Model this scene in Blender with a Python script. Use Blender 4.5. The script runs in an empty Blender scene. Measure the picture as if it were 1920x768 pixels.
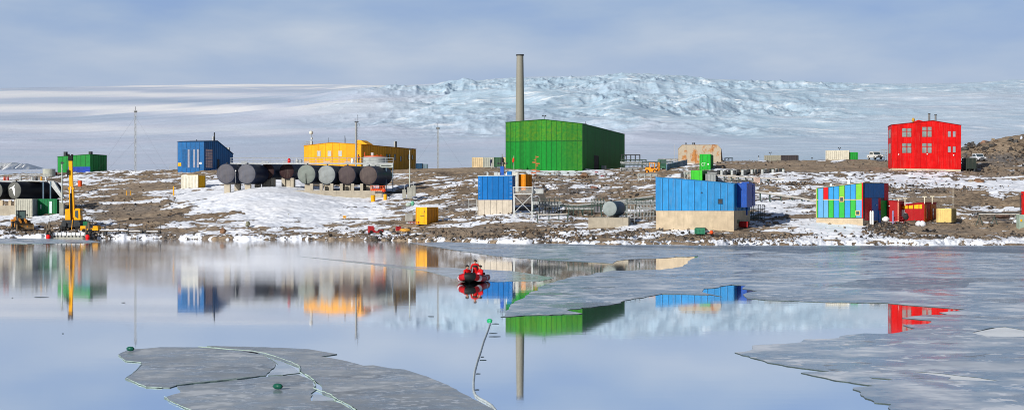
import bpy, bmesh, math, random
import numpy as np
from mathutils import Vector, Matrix
random.seed(7)
SC = bpy.context.scene
COL = SC.collection
R = math.radians
FPX, CAMH, HY = 2880.0, 5.8, 380.0          # focal length in photo pixels, eye height, horizon row

# ------------------------------------------------------------------ noise
def _h(ix, iy, s):
    n = (ix.astype(np.int64)*374761393 + iy.astype(np.int64)*668265263 + s*69069) & 0xffffffff
    n = ((n ^ (n >> 13))*1274126177) & 0xffffffff
    n = n ^ (n >> 16)
    return (n & 0xffff)/65535.0
def vn(x, y, s=0):
    x = np.asarray(x, float); y = np.asarray(y, float)
    ix = np.floor(x); iy = np.floor(y); fx = x-ix; fy = y-iy
    fx = fx*fx*fx*(fx*(fx*6-15)+10); fy = fy*fy*fy*(fy*(fy*6-15)+10)
    a = _h(ix, iy, s); b = _h(ix+1, iy, s); c = _h(ix, iy+1, s); d = _h(ix+1, iy+1, s)
    return (a+(b-a)*fx)*(1-fy)+(c+(d-c)*fx)*fy
def fbm(x, y, s=0, o=4):
    v = 0; a = .5; t = 0
    for i in range(o):
        v = v+a*vn(x, y, s+i*17); t += a
        nx = x*1.8+y*.9; ny = y*1.8-x*.9; x, y = nx, ny; a *= .5
    return v/t
def ridged(x, y, s=0, o=4):
    v = 0; a = .5; t = 0
    for i in range(o):
        v = v+a*(1-abs(2*vn(x, y, s+i*17)-1)); t += a
        nx = x*1.8+y*.9; ny = y*1.8-x*.9; x, y = nx, ny; a *= .5
    return v/t
def sstep(a, b, x):
    t = np.clip((np.asarray(x, float)-a)/(b-a), 0, 1); return t*t*(3-2*t)

# ------------------------------------------------------------------ materials
def lin(c): return tuple(((v/255)/12.92 if v/255 <= .04045 else ((v/255+.055)/1.055)**2.4) for v in c)
def alb(r, g, b, k=1.2):
    return tuple(min(.9, v/k) for v in lin((r, g, b)))
_M = {}
class NT:
    def __init__(s, name):
        s.m = bpy.data.materials.new(name); s.m.use_nodes = True
        s.t = s.m.node_tree; s.N = s.t.nodes; s.L = s.t.links
        s.b = s.N['Principled BSDF']; s.o = s.N['Material Output']
    def n(s, typ, **k):
        nd = s.N.new(typ)
        for a, v in k.items():
            if a.startswith('i_'):
                key = a[2:]; key = int(key) if key.isdigit() else key.replace('_', ' ')
                nd.inputs[key].default_value = v
            else: setattr(nd, a, v)
        return nd
    def l(s, a, b): s.L.new(a, b)
    def math(s, op, a, b=None, c=None, clamp=False):
        nd = s.n('ShaderNodeMath', operation=op, use_clamp=clamp)
        for i, v in enumerate((a, b, c)):
            if v is None: continue
            if hasattr(v, 'is_output'): s.l(v, nd.inputs[i])
            else: nd.inputs[i].default_value = v
        return nd.outputs[0]
    def mix(s, f, a, b, mode='MIX'):
        nd = s.n('ShaderNodeMix', data_type='RGBA', blend_type=mode)
        for i, v in ((0, f), (6, a), (7, b)):
            if hasattr(v, 'is_output'): s.l(v, nd.inputs[i])
            else: nd.inputs[i].default_value = (*v, 1) if isinstance(v, tuple) and len(v) == 3 else v
        return nd.outputs[2]
    def noise(s, vec, scale, detail=4, rough=.55, out=0):
        nd = s.n('ShaderNodeTexNoise', i_Scale=scale, i_Detail=detail, i_Roughness=rough)
        s.l(vec, nd.inputs['Vector']); return nd.outputs[out]
    def ramp(s, f, stops):
        nd = s.n('ShaderNodeValToRGB'); cr = nd.color_ramp
        while len(cr.elements) < len(stops): cr.elements.new(.5)
        for e, (p, c) in zip(cr.elements, stops):
            e.position = p; e.color = (*c, 1) if len(c) == 3 else c
        s.l(f, nd.inputs[0]); return nd.outputs[0]
    def mr(s, v, a, b, c=0., d=1.):
        nd = s.n('ShaderNodeMapRange'); s.l(v, nd.inputs[0])
        for i, q in enumerate((a, b, c, d)): nd.inputs[i+1].default_value = q
        return nd.outputs[0]
    def bump(s, h, dist=.02, strg=.6):
        nd = s.n('ShaderNodeBump', i_Strength=strg, i_Distance=dist); s.l(h, nd.inputs['Height'])
        s.l(nd.outputs[0], s.b.inputs['Normal'])

def paint(name, col, rough=.5, var=.18, scale=1.5, metal=0., streak=.25, dirt=(.18, .15, .12), panel=0., bump=0.):
    """painted metal: blotchy fade, vertical run-off streaks, optional tint per panel"""
    key = (name, tuple(np.round(col, 4)), rough, var, scale, metal, streak, panel, bump)
    if key in _M: return _M[key]
    t = NT(name); tc = t.n('ShaderNodeTexCoord').outputs['Object']
    n1 = t.noise(tc, scale, 5)
    mp = t.n('ShaderNodeMapping'); mp.inputs['Scale'].default_value = (3, 3, .22); t.l(tc, mp.inputs[0])
    n2 = t.noise(mp.outputs[0], 1.6, 5, .6)
    c = t.mix(t.mr(n1, .3, .7), tuple(v*(1-var) for v in col), tuple(min(.92, v*(1+var)+.004) for v in col))
    if panel:
        sx = t.n('ShaderNodeSeparateXYZ'); t.l(tc, sx.inputs[0])
        q = t.math('FLOOR', t.math('DIVIDE', t.math('ADD', sx.outputs[0], sx.outputs[1]), panel))
        wn = t.n('ShaderNodeTexWhiteNoise', noise_dimensions='1D'); t.l(q, wn.inputs['W'])
        c = t.mix(1., c, t.ramp(wn.outputs[0], [(0, (.84, .84, .84)), (1, (1.1, 1.1, 1.1))]), 'MULTIPLY')
    if streak:
        c = t.mix(t.math('MULTIPLY', t.mr(n2, .52, .75), streak), c, dirt)
    t.l(c, t.b.inputs['Base Color']); t.b.inputs['Roughness'].default_value = rough
    t.b.inputs['Metallic'].default_value = metal; t.b.inputs['Specular IOR Level'].default_value = .14
    t.l(t.mr(n1, .2, .8, rough-.08, rough+.12), t.b.inputs['Roughness'])
    if bump: t.bump(n1, bump)
    _M[key] = t.m; return t.m

def concrete(name='concrete', col=(.36, .32, .25)):
    key = (name, col)
    if key in _M: return _M[key]
    t = NT(name); tc = t.n('ShaderNodeTexCoord').outputs['Object']
    n1 = t.noise(tc, .8, 6, .6); n2 = t.noise(tc, 9, 4)
    mp = t.n('ShaderNodeMapping'); mp.inputs['Scale'].default_value = (2, 2, .3); t.l(tc, mp.inputs[0])
    n3 = t.noise(mp.outputs[0], 1.5, 5)
    c = t.mix(t.mr(n1, .3, .7), tuple(v*.78 for v in col), tuple(v*1.15 for v in col))
    c = t.mix(t.math('MULTIPLY', t.mr(n3, .55, .75), .45), c, tuple(v*.45 for v in col))
    t.l(c, t.b.inputs['Base Color']); t.b.inputs['Roughness'].default_value = .9
    t.bump(n2, .02, .4); _M[key] = t.m; return t.m

def rock_mat(name, col):
    key = (name, col)
    if key in _M: return _M[key]
    t = NT(name); tc = t.n('ShaderNodeTexCoord').outputs['Object']
    n1 = t.noise(tc, 1.1, 6, .65); n2 = t.noise(tc, 6, 5, .7)
    c = t.mix(t.mr(n1, .3, .7), tuple(v*.6 for v in col), tuple(v*1.3 for v in col))
    c = t.mix(t.mr(n2, .5, .8), c, tuple(v*.4 for v in col))
    t.l(c, t.b.inputs['Base Color']); t.b.inputs['Roughness'].default_value = .92
    t.bump(n2, .12, .8); _M[key] = t.m; return t.m

def rusty(name, base, rust, amount=.5):
    key = (name, base, rust, amount)
    if key in _M: return _M[key]
    t = NT(name); tc = t.n('ShaderNodeTexCoord').outputs['Object']
    n1 = t.noise(tc, .45, 6, .6); n2 = t.noise(tc, 2.5, 5, .6)
    f = t.mr(t.math('ADD', t.math('MULTIPLY', n1, .8), t.math('MULTIPLY', n2, .2)), .62-amount*.2, .68-amount*.2)
    r = t.mix(t.mr(n2, .35, .65), rust, tuple(v*.6 for v in rust))
    b = t.mix(t.mr(n2, .3, .7), tuple(v*.85 for v in base), base)
    t.l(t.mix(f, b, r), t.b.inputs['Base Color']); t.b.inputs['Roughness'].default_value = .75
    _M[key] = t.m; return t.m

GLASS = None
def glass():
    global GLASS
    if GLASS: return GLASS
    t = NT('window_glass'); t.b.inputs['Base Color'].default_value = (.05, .07, .08, 1)
    t.b.inputs['Roughness'].default_value = .12; t.b.inputs['IOR'].default_value = 1.7
    GLASS = t.m; return t.m

# ------------------------------------------------------------------ mesh builder
class MB:
    def __init__(s): s.v = []; s.f = []; s.m = []
    def add(s, vs, fs, m=0):
        k = len(s.v); s.v += [tuple(v) for v in vs]
        for f in fs: s.f.append(tuple(k+i for i in f)); s.m.append(m)
        return s
    def box(s, x0, y0, z0, x1, y1, z1, m=0):
        vs = [(x, y, z) for z in (z0, z1) for y in (y0, y1) for x in (x0, x1)]
        return s.add(vs, [(0, 2, 3, 1), (4, 5, 7, 6), (0, 1, 5, 4), (2, 6, 7, 3), (0, 4, 6, 2), (1, 3, 7, 5)], m)
    def cbox(s, cx, cy, cz, w, d, h, m=0):           # centred in plan, z from cz up
        return s.box(cx-w/2, cy-d/2, cz, cx+w/2, cy+d/2, cz+h, m)
    def cyl(s, a, b, r0, r1=None, n=10, m=0, cap=True):
        r1 = r0 if r1 is None else r1; a = Vector(a); b = Vector(b); d = (b-a)
        if d.length < 1e-6: return s
        d.normalize(); u = d.orthogonal().normalized(); w = d.cross(u); vs = []
        for p, r in ((a, r0), (b, r1)):
            for i in range(n):
                t = 2*math.pi*i/n; vs.append(p+u*math.cos(t)*r+w*math.sin(t)*r)
        fs = [(i, (i+1) % n, n+(i+1) % n, n+i) for i in range(n)]
        if cap: fs += [tuple(range(n))[::-1], tuple(range(n, 2*n))]
        return s.add(vs, fs, m)
    def tube(s, pts, r, n=8, m=0, cap=True):
        pts = [Vector(p) for p in pts]; rs = r if isinstance(r, (list, tuple)) else [r]*len(pts)
        vs = []; up = None
        for i, p in enumerate(pts):
            d = (pts[min(i+1, len(pts)-1)]-pts[max(i-1, 0)]).normalized()
            if up is None: up = d.orthogonal().normalized()
            up = (up-d*up.dot(d)).normalized(); w = d.cross(up)
            for k in range(n):
                t = 2*math.pi*k/n; vs.append(p+up*math.cos(t)*rs[i]+w*math.sin(t)*rs[i])
        fs = []
        for i in range(len(pts)-1):
            for k in range(n):
                a = i*n+k; b = i*n+(k+1) % n; fs.append((a, b, b+n, a+n))
        if cap: fs += [tuple(range(n))[::-1], tuple(range((len(pts)-1)*n, len(pts)*n))]
        return s.add(vs, fs, m)
    def prism(s, poly, a, b, axis='y', m=0):         # polygon in the other two axes
        def P(p, t):
            return {'y': (p[0], t, p[1]), 'x': (t, p[0], p[1]), 'z': (p[0], p[1], t)}[axis]
        n = len(poly); vs = [P(p, a) for p in poly]+[P(p, b) for p in poly]
        fs = [tuple(range(n)), tuple(range(n, 2*n))[::-1]]
        fs += [(i, i+n, (i+1) % n+n, (i+1) % n) for i in range(n)]
        return s.add(vs, fs, m)
    def ball(s, c, r, m=0, nu=12, nv=8, sc=(1, 1, 1)):
        vs = []; fs = []
        for j in range(nv+1):
            ph = math.pi*j/nv
            for i in range(nu):
                t = 2*math.pi*i/nu
                vs.append((c[0]+r*sc[0]*math.sin(ph)*math.cos(t), c[1]+r*sc[1]*math.sin(ph)*math.sin(t), c[2]+r*sc[2]*math.cos(ph)))
        for j in range(nv):
            for i in range(nu):
                a = j*nu+i; b = j*nu+(i+1) % nu; fs.append((a, a+nu, b+nu, b))
        return s.add(vs, fs, m)
    def build(s, name, mats, parent=None, smooth=False, loc=None, fix=True):
        me = bpy.data.meshes.new(name); me.from_pydata(s.v, [], s.f)
        if not isinstance(mats, (list, tuple)): mats = [mats]
        for m in mats: me.materials.append(m)
        me.polygons.foreach_set('material_index', s.m)
        if fix:
            bm = bmesh.new(); bm.from_mesh(me); bmesh.ops.remove_doubles(bm, verts=bm.verts, dist=1e-5)
            bmesh.ops.recalc_face_normals(bm, faces=bm.faces); bm.to_mesh(me); bm.free()
        if smooth:
            me.polygons.foreach_set('use_smooth', [True]*len(me.polygons)); me.set_sharp_from_angle(angle=R(38))
        o = bpy.data.objects.new(name, me); COL.objects.link(o)
        if parent: o.parent = parent
        if loc: o.location = loc
        return o
def tag(o, label=None, cat=None, group=None, kind=None):
    if label: o['label'] = label
    if cat: o['category'] = cat
    if group: o['group'] = group
    if kind: o['kind'] = kind
    return o
def thing(name, label, cat, loc=(0, 0, 0), rz=0, group=None):
    o = bpy.data.objects.new(name, None); COL.objects.link(o); o.empty_display_size = .3
    o.location = loc; o.rotation_euler = (0, 0, rz); return tag(o, label, cat, group)
def kids(o): return [c for c in bpy.data.objects if c.parent == o]
def copy_tree(o, loc, rz=None, label=None):
    def rec(q, par):
        c = q.copy(); COL.objects.link(c); c.parent = par
        for ch in kids(q): rec(ch, c)
        return c
    r = rec(o, None); r.location = loc
    if rz is not None: r.rotation_euler = (0, 0, rz)
    if label: r['label'] = label
    return r

# ------------------------------------------------------------------ terrain (world heights)
#        px   shore_row  ridge_row  ridge_distance
TK = np.array([(-500, 444, 326, 390), (-200, 445, 327, 390), (0, 446, 329, 385), (100, 446, 326, 380), (200, 447, 321, 380),
    (300, 448, 319, 375), (450, 449, 317, 370), (700, 450, 319, 365), (800, 452, 317, 360), (870, 455, 313, 358), (950, 457, 316, 356),
    (1100, 458, 321, 355), (1200, 459, 313, 355), (1300, 460, 304, 352), (1450, 460, 301, 350), (1660, 460, 300, 345), (1800, 460, 303, 345),
    (1920, 460, 300, 345), (2100, 460, 298, 345), (2500, 460, 296, 345)], float)
def shoreD(px):
    px = np.asarray(px, float)
    sm = sum(np.interp(px+d, TK[:, 0], TK[:, 1]) for d in (-60, -30, 0, 30, 60))/5
    return CAMH*FPX/(sm-HY)
def Hs(px, D):
    """smooth ground height by bearing (as a photo column) and distance"""
    px = np.asarray(px, float); D = np.asarray(D, float)
    rr = sum(np.interp(px+d, TK[:, 0], TK[:, 2]) for d in (-50, -25, 0, 25, 50))/5
    Dr = np.interp(px, TK[:, 0], TK[:, 3]); Ds = shoreD(px)
    Hr = CAMH+(HY-rr)*Dr/FPX
    t = (D-Ds)/(Dr-Ds)
    H = Hr*np.clip(t, -.12, 1)
    H = H+.35*sstep(0, 1.2, D-Ds)*(1-sstep(1, 12, D-Ds)*.6)
    over = D-Dr-30
    H = np.where(over > 0, H-over*.16, H)
    H = H+2.0*np.exp(-((px-505)/110)**2-((D-298)/16)**2)
    H = H+(4.3*sstep(1755, 1812, px)+2.6*sstep(1812, 1925, px))*sstep(346, 370, D)*(1-sstep(400, 440, D))
    return H
def gH(x, y): return float(Hs(960+x/y*FPX, y))
def gz(px, D): return float(Hs(px, D))
def solveD(px, row):
    Ds = float(shoreD(px)); D = np.arange(Ds, 420, .25)
    rows = HY-(Hs(px, D)-CAMH)*FPX/D
    k = np.argmax(rows <= row)
    return float(D[k]) if rows[k] <= row else float(D[np.argmin(rows)])
def X(px, D): return (px-960)*D/FPX
def Z(row, D): return CAMH+(HY-row)*D/FPX
def at(px, row, D=None):
    """point on the ground seen at this column and row"""
    D = solveD(px, row) if D is None else D
    return Vector((X(px, D), D, gz(px, D)))
class Fr:
    """plan frame of a building: origin at one ground corner, local x along its front, local y along its side"""
    def __init__(s, px, row, th, D=None):
        s.D = solveD(px, row) if D is None else D
        s.x = X(px, s.D); s.th = R(th); s.c = math.cos(s.th); s.s = math.sin(s.th)
        s.z = Z(row, s.D)
    def tx(s, px): a = (px-960)/FPX; return (a*s.D-s.x)/(s.c+a*s.s)
    def ty(s, px): a = (px-960)/FPX; return (a*s.D-s.x)/(s.s-a*s.c)
    def zx(s, row, t): return Z(row, s.D-t*s.s)-s.z
    def zy(s, row, v): return Z(row, s.D+v*s.c)-s.z
    def fx(s, px, row): t = s.tx(px); return t, s.zx(row, t)
    def fy(s, px, row): v = s.ty(px); return v, s.zy(row, v)
    @property
    def loc(s): return (s.x, s.D, s.z)
    def root(s, name, label, cat, group=None): return thing(name, label, cat, s.loc, -s.th, group)
# ================================================================== camera, sky, sun
SUN_EL, SUN_AZ = 23, 218            # azimuth clockwise from +Y: behind the camera, to its left
cam = bpy.data.cameras.new('camera'); co = bpy.data.objects.new('camera', cam); COL.objects.link(co)
co.location = (0, 0, CAMH); co.rotation_euler = (R(90), 0, 0)
cam.sensor_width = 36; cam.lens = 36*FPX/1920; cam.shift_y = -(384-HY)/1920
cam.clip_start = .5; cam.clip_end = 60000; SC.camera = co
SC.view_settings.view_transform = 'Standard'; SC.view_settings.look = 'None'
SC.cycles.filter_width = 1.0; SC.view_settings.exposure = 0; SC.view_settings.gamma = 1
W = bpy.data.worlds.new('World'); SC.world = W; W.use_nodes = True
wt = W.node_tree; wn = wt.nodes; wl = wt.links; bg = wn['Background']
def wm(op, a, b=None):
    nd = wn.new('ShaderNodeMath'); nd.operation = op
    for i, v in enumerate((a, b)):
        if v is None: continue
        if hasattr(v, 'is_output'): wl.new(v, nd.inputs[i])
        else: nd.inputs[i].default_value = v
    return nd.outputs[0]
sky = wn.new('ShaderNodeTexSky'); sky.sky_type = 'NISHITA'; sky.sun_disc = False
sky.sun_elevation = R(SUN_EL); sky.sun_rotation = R(SUN_AZ); sky.air_density = 1.; sky.dust_density = .6
tc = wn.new('ShaderNodeTexCoord'); sx = wn.new('ShaderNodeSeparateXYZ'); wl.new(tc.outputs['Generated'], sx.inputs[0])
mp = wn.new('ShaderNodeMapping'); mp.inputs['Scale'].default_value = (1.9, 1.9, 7); mp.inputs['Rotation'].default_value = (0, R(4), 0)
wl.new(tc.outputs['Generated'], mp.inputs[0])
def wnoise(sc, det, off=0.):
    n = wn.new('ShaderNodeTexNoise'); n.noise_dimensions = '4D'; n.inputs['Scale'].default_value = sc; n.inputs['Detail'].default_value = det
    n.inputs['W'].default_value = off; n.inputs['Roughness'].default_value = .5; wl.new(mp.outputs[0], n.inputs['Vector']); return n.outputs[0]
def wramp(f, st):
    nd = wn.new('ShaderNodeValToRGB'); cr = nd.color_ramp
    while len(cr.elements) < len(st): cr.elements.new(.5)
    for e, (p, c) in zip(cr.elements, st): e.position = p; e.color = (*c, 1)
    wl.new(f, nd.inputs[0]); return nd.outputs[0]
def wmix(f, a, b):
    nd = wn.new('ShaderNodeMix'); nd.data_type = 'RGBA'
    for i, v in ((0, f), (6, a), (7, b)):
        if hasattr(v, 'is_output'): wl.new(v, nd.inputs[i])
        else: nd.inputs[i].default_value = v if not isinstance(v, tuple) else (*v, 1)
    return nd.outputs[2]
STR = .1
cl = wnoise(2.6, 5, 3.1); c2 = wnoise(6.5, 4, 9.4)
cf = wm('ADD', wm('MULTIPLY', cl, .75), wm('MULTIPLY', c2, .25))
K = 1/STR
def kc(c): return tuple(v*K for v in lin(c))
cloud = wramp(cf, [(.38, kc((138, 166, 212))), (.46, kc((155, 178, 213))), (.54, kc((173, 190, 216))), (.64, kc((196, 206, 222)))])
# lavender-grey bank along the horizon, bluer overhead and darkened above the view to cut fill light
hz = wramp(sx.outputs[2], [(0, (1, 1, 1)), (.06, (.8, .8, .8)), (.13, (.15, .15, .15)), (1, (0, 0, 0))])
bank = wmix(cl, kc((158, 176, 210)), kc((184, 194, 216)))
hzf = wm('MULTIPLY', hz, .62)
cc = wmix(hzf, cloud, bank)
up = wramp(sx.outputs[2], [(0, (.92, .92, .92)), (.1, (.9, .9, .9)), (.35, (.62, .62, .62)), (1, (.5, .5, .5))])
colr = wmix(up, sky.outputs[0], cc)
dim = wramp(sx.outputs[2], [(0, (1, 1, 1)), (.14, (1, 1, 1)), (.45, (.36, .37, .40)), (1, (.27, .28, .32))])
mm = wn.new('ShaderNodeMix'); mm.data_type = 'RGBA'; mm.blend_type = 'MULTIPLY'; mm.inputs[0].default_value = 1; wl.new(colr, mm.inputs[6]); wl.new(dim, mm.inputs[7])
wl.new(mm.outputs[2], bg.inputs['Color']); bg.inputs['Strength'].default_value = STR
sun = bpy.data.lights.new('sun', 'SUN'); sun.energy = 5.0; sun.angle = R(.53); sun.color = (1, .945, .87)
so = bpy.data.objects.new('sun', sun); COL.objects.link(so)
az = R(SUN_AZ); el = R(SUN_EL)
sv = Vector((math.sin(az)*math.cos(el), math.cos(az)*math.cos(el), math.sin(el)))
so.rotation_euler = sv.to_track_quat('Z', 'Y').to_euler(); so.location = sv*200

# ================================================================== grid mesh helper
def grid_obj(name, Xg, Yg, Zg, mat, attrs=None, smooth=True):
    ny, nx = Xg.shape; me = bpy.data.meshes.new(name)
    me.vertices.add(nx*ny); me.vertices.foreach_set('co', np.stack([Xg, Yg, Zg], -1).astype(np.float32).ravel())
    i = np.arange(nx*ny).reshape(ny, nx); q = np.stack([i[:-1, :-1], i[:-1, 1:], i[1:, 1:], i[1:, :-1]], -1).reshape(-1, 4)
    me.loops.add(q.size); me.loops.foreach_set('vertex_index', q.ravel().astype(np.int32))
    me.polygons.add(len(q)); me.polygons.foreach_set('loop_start', np.arange(0, q.size, 4, dtype=np.int32))
    me.update(calc_edges=True)
    if smooth: me.polygons.foreach_set('use_smooth', np.ones(len(q), bool))
    for k, v in (attrs or {}).items():
        a = me.attributes.new(k, 'FLOAT', 'POINT'); a.data.foreach_set('value', v.astype(np.float32).ravel())
    me.materials.append(mat); o = bpy.data.objects.new(name, me); COL.objects.link(o); return o

# ------------------------------------------------------------------ station ground
# where snow lies: photo column, row, half-widths, amount (negative scours it away)
SNOW = [(530, 384, 200, 38, .52), (470, 365, 120, 22, .5), (620, 402, 130, 26, .22), (170, 333, 60, 9, .35), (60, 405, 70, 14, .35),
    (230, 345, 130, 22, -.12), (270, 400, 110, 14, -.42), (330, 378, 90, 12, -.25), (840, 318, 140, 8, -.5), (990, 322, 150, 5, .3),
    (940, 395, 70, 12, .4), (1000, 405, 90, 8, .3), (1130, 340, 60, 10, .2), (1060, 350, 60, 20, .05), (1070, 376, 130, 14, -.25),
    (1130, 418, 130, 10, .25), (1200, 425, 60, 10, .25), (1480, 393, 75, 13, .5), (1440, 330, 80, 8, .25), (1560, 424, 60, 16, .6),
    (1640, 440, 160, 10, .42), (1720, 330, 130, 12, .4), (1740, 352, 130, 10, .22), (1890, 345, 50, 12, .55), (1860, 352, 60, 8, .2),
    (1520, 310, 160, 10, -.45), (1620, 345, 70, 10, .25), (1830, 385, 120, 22, -.22), (1830, 425, 90, 14, -.25), (1870, 295, 80, 28, -.3),
    (900, 430, 220, 12, -.12), (760, 400, 50, 30, -.08), (1300, 318, 60, 8, .3), (1340, 345, 60, 6, .35), (1500, 430, 70, 12, .1),
    (730, 425, 70, 10, -.1), (320, 337, 90, 6, .12)]
def snow_density(px, row):
    d = .385-.04*sstep(760, 900, px)
    for (cx, cy, rx, ry, a) in SNOW: d = d+a*np.exp(-((px-cx)/rx)**2-((row-cy)/ry)**2)
    return d
t = NT('rock_and_snow')
geo = t.n('ShaderNodeNewGeometry'); P = geo.outputs['Position']
sa = t.n('ShaderNodeAttribute', attribute_name='snow').outputs['Fac']
n1 = t.noise(P, .16, 6, .6); n2 = t.noise(P, 1.3, 6, .68); n3 = t.noise(P, .045, 3); n4 = t.noise(P, 7, 4, .7)
rc = t.ramp(n1, [(.3, (.075, .053, .036)), (.45, (.19, .14, .092)), (.6, (.30, .222, .145)), (.75, (.16, .125, .088))])
rc = t.mix(t.mr(n3, .52, .66), rc, (.15, .14, .135))
sl = t.n('ShaderNodeAttribute', attribute_name='slab').outputs['Fac']
rc = t.mix(t.math('MULTIPLY', sl, .85), rc, t.mix(t.mr(n1, .3, .7), (.22, .17, .125), (.36, .275, .19)))
crk = t.math('MULTIPLY', t.mr(n2, .5, .72), t.mr(sl, 0, 1, 1, .35))
rc = t.mix(crk, rc, (.045, .038, .032))
rc = t.mix(t.mr(n2, .46, .3), rc, (.42, .34, .25))
mps = t.n('ShaderNodeMapping'); mps.inputs['Scale'].default_value = (1, .6, 1); t.l(P, mps.inputs[0])
nv = t.noise(mps.outputs[0], .9, 7, .7)
sf = t.math('ADD', sa, t.math('MULTIPLY', t.math('SUBTRACT', nv, .5), 1.9))
sfr = sf; sf = t.mr(sf, .45, .54)
wet = t.math('MULTIPLY', t.mr(sfr, .16, .42), .75)  # dark edge line painted into the rock, imitating thin shadows by the snow
rc = t.mix(wet, rc, (.035, .032, .03))
sc_ = t.mix(t.mr(n1, .3, .7), (.74, .79, .88), (.86, .88, .92))
t.l(t.mix(sf, rc, sc_), t.b.inputs['Base Color']); t.l(t.mr(sf, 0, 1, .92, .55), t.b.inputs['Roughness'])
bh = t.math('ADD', t.math('MULTIPLY', n2, .7), t.math('MULTIPLY', n4, .3))
bd = t.n('ShaderNodeBump', i_Distance=.25); t.l(bh, bd.inputs['Height']); t.l(t.mr(sf, 0, 1, .9, .12), bd.inputs['Strength'])
t.l(bd.outputs[0], t.b.inputs['Normal']); M_GROUND = t.m

cols = np.concatenate([np.linspace(-500, -20, 60), np.linspace(-16, 1936, 1180), np.linspace(1942, 2450, 64)])
uu = np.concatenate([np.linspace(-.06, 0, 8)[:-1], np.linspace(0, .12, 90)[:-1], np.linspace(.12, 1.02, 380), np.linspace(1.03, 1.75, 40)])
PX, U = np.meshgrid(cols, uu)
Ds = shoreD(PX); Dr = np.interp(PX, TK[:, 0], TK[:, 3])
wob = (fbm(PX/60, PX*0, 5, 4)-.5)*7*(1-sstep(.0, .15, abs(U)))      # the waterline wanders in and out
D = Ds+(Dr-Ds)*U+wob
XX = (PX-960)*D/FPX; ROW = HY-(Hs(PX, D)-CAMH)*FPX/D
base = Hs(PX, D-wob)
den = snow_density(PX, ROW)
inl = sstep(.0, .06, U)
pad = np.zeros_like(PX)
for (cx, cd, rx, rd) in [(1060, 350, 110, 12), (1738, 338, 90, 10), (1574, 228, 60, 6), (1620, 227, 50, 6), (1320, 226, 100, 7), (930, 256, 50, 6), (1150, 229, 60, 5), (630, 296, 120, 6),
        (1735, 228, 60, 6), (800, 250, 40, 5), (360, 305, 40, 8), (60, 270, 70, 10), (250, 251, 70, 3), (133, 258, 50, 8), (1430, 350, 200, 6)]:
    pad = np.maximum(pad, np.exp(-((PX-cx)/rx)**4-((D-cd)/rd)**4))
rel = 1-.72*pad
big = (fbm(XX/22, D/15, 1, 4)-.5)*1.3*inl*(1-.75*sstep(.85, 1.0, U))*rel
mid = (ridged(XX/6.5, D/5.0, 2, 4)-.62)*1.15*(.35+.65*inl)*rel
fin = (fbm(XX/.8, D/.7, 3, 3)-.5)*.30
slab = sstep(.54, .62, fbm(XX/26, D/14, 91, 3))*.55
for (cx, cy, rx, ry) in [(1110, 331, 110, 5), (1730, 426, 70, 8), (1885, 322, 60, 10), (830, 317, 140, 7), (275, 400, 85, 16), (260, 350, 120, 18), (1500, 308, 190, 9), (1850, 432, 80, 12)]:
    slab = np.maximum(slab, np.exp(-((PX-cx)/rx)**2-((ROW-cy)/ry)**2))
mid = mid*sstep(.0, .02, U+.01)*(1-.65*slab); fin = fin*(1-.7*slab)
rock = base+big*.8+mid+fin-.1
foot = np.exp(-((D-Ds-wob-2.0)/1.6)**2)                              # ice foot along the shore
patch = (fbm(XX/8, D/4.5, 7, 4)-.5)*1.0+(fbm(XX/2.2, D/1.3, 8, 3)-.5)*.75+(fbm(XX/.9, D/.45, 19, 3)-.5)*.5-.22*slab
patch = patch*(1-.55*sstep(.8, 1.1, den))
extra = (den-.46)*1.15+foot*(.20+.7*(fbm(PX/14, D/4, 9, 4)-.45)+1.1*(fbm(PX/3.5, D/.9, 29, 3)-.5))
extra = np.where(extra > .25, .25+(extra-.25)*.35, extra)
snowl = base+big*.8+(extra+patch)*(.55+.45*rel)-.06
H = np.maximum(rock, snowl*.6+rock*.4)
snow = np.clip(.5+(snowl-rock)/.36+np.where(den > .8, (den-.8)*.9, 0), 0, 1)
H = H+np.where(U < 0, -(-U*12), 0)-.15*(U <= 0)
ground = grid_obj('ground', XX, D, H, M_GROUND, {'snow': snow, 'slab': slab}); tag(ground, kind='structure')
_GI = (cols, uu, H, D)

# ------------------------------------------------------------------ ice sheet and plateau behind
SKY = [(-900, 172), (-200, 170), (0, 166), (200, 162), (450, 157.5), (640, 159.5), (700, 160.5), (740, 163), (790, 168), (900, 176), (1300, 185), (3000, 170)]
HILL = [(-900, 232), (0, 219), (150, 216), (260, 207), (400, 195), (520, 182), (600, 173), (680, 163), (740, 160), (800, 157), (850, 152), (880, 152), (930, 146), (980, 144),
    (1100, 142), (1150, 138), (1185, 136), (1215, 138), (1260, 142), (1330, 147), (1450, 151), (1560, 154), (1700, 157), (1800, 156), (1920, 153), (2300, 148), (3000, 140)]
def il(tab, px): a = np.array(tab, float); return np.interp(px, a[:, 0], a[:, 1])
gc = np.concatenate([np.linspace(-900, -30, 70), np.linspace(-20, 1940, 1250), np.linspace(1950, 2900, 80)])
D0, D1, D2 = 400., 3600., 9500.
s1 = np.linspace(0, 1, 520); s2 = np.linspace(1, 2, 130)[1:]
GP, S = np.meshgrid(gc, np.concatenate([s1, s2]))
h1 = sum(il(HILL, GP+d) for d in (-20, 0, 20))/3; k1 = sum(il(SKY, GP+d) for d in (-40, 0, 40))/3
sA = np.clip(S, 0, 1); sB = np.clip(S-1, 0, 1)
DD = D0*(D1/D0)**sA*(D2/D1)**sB
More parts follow.
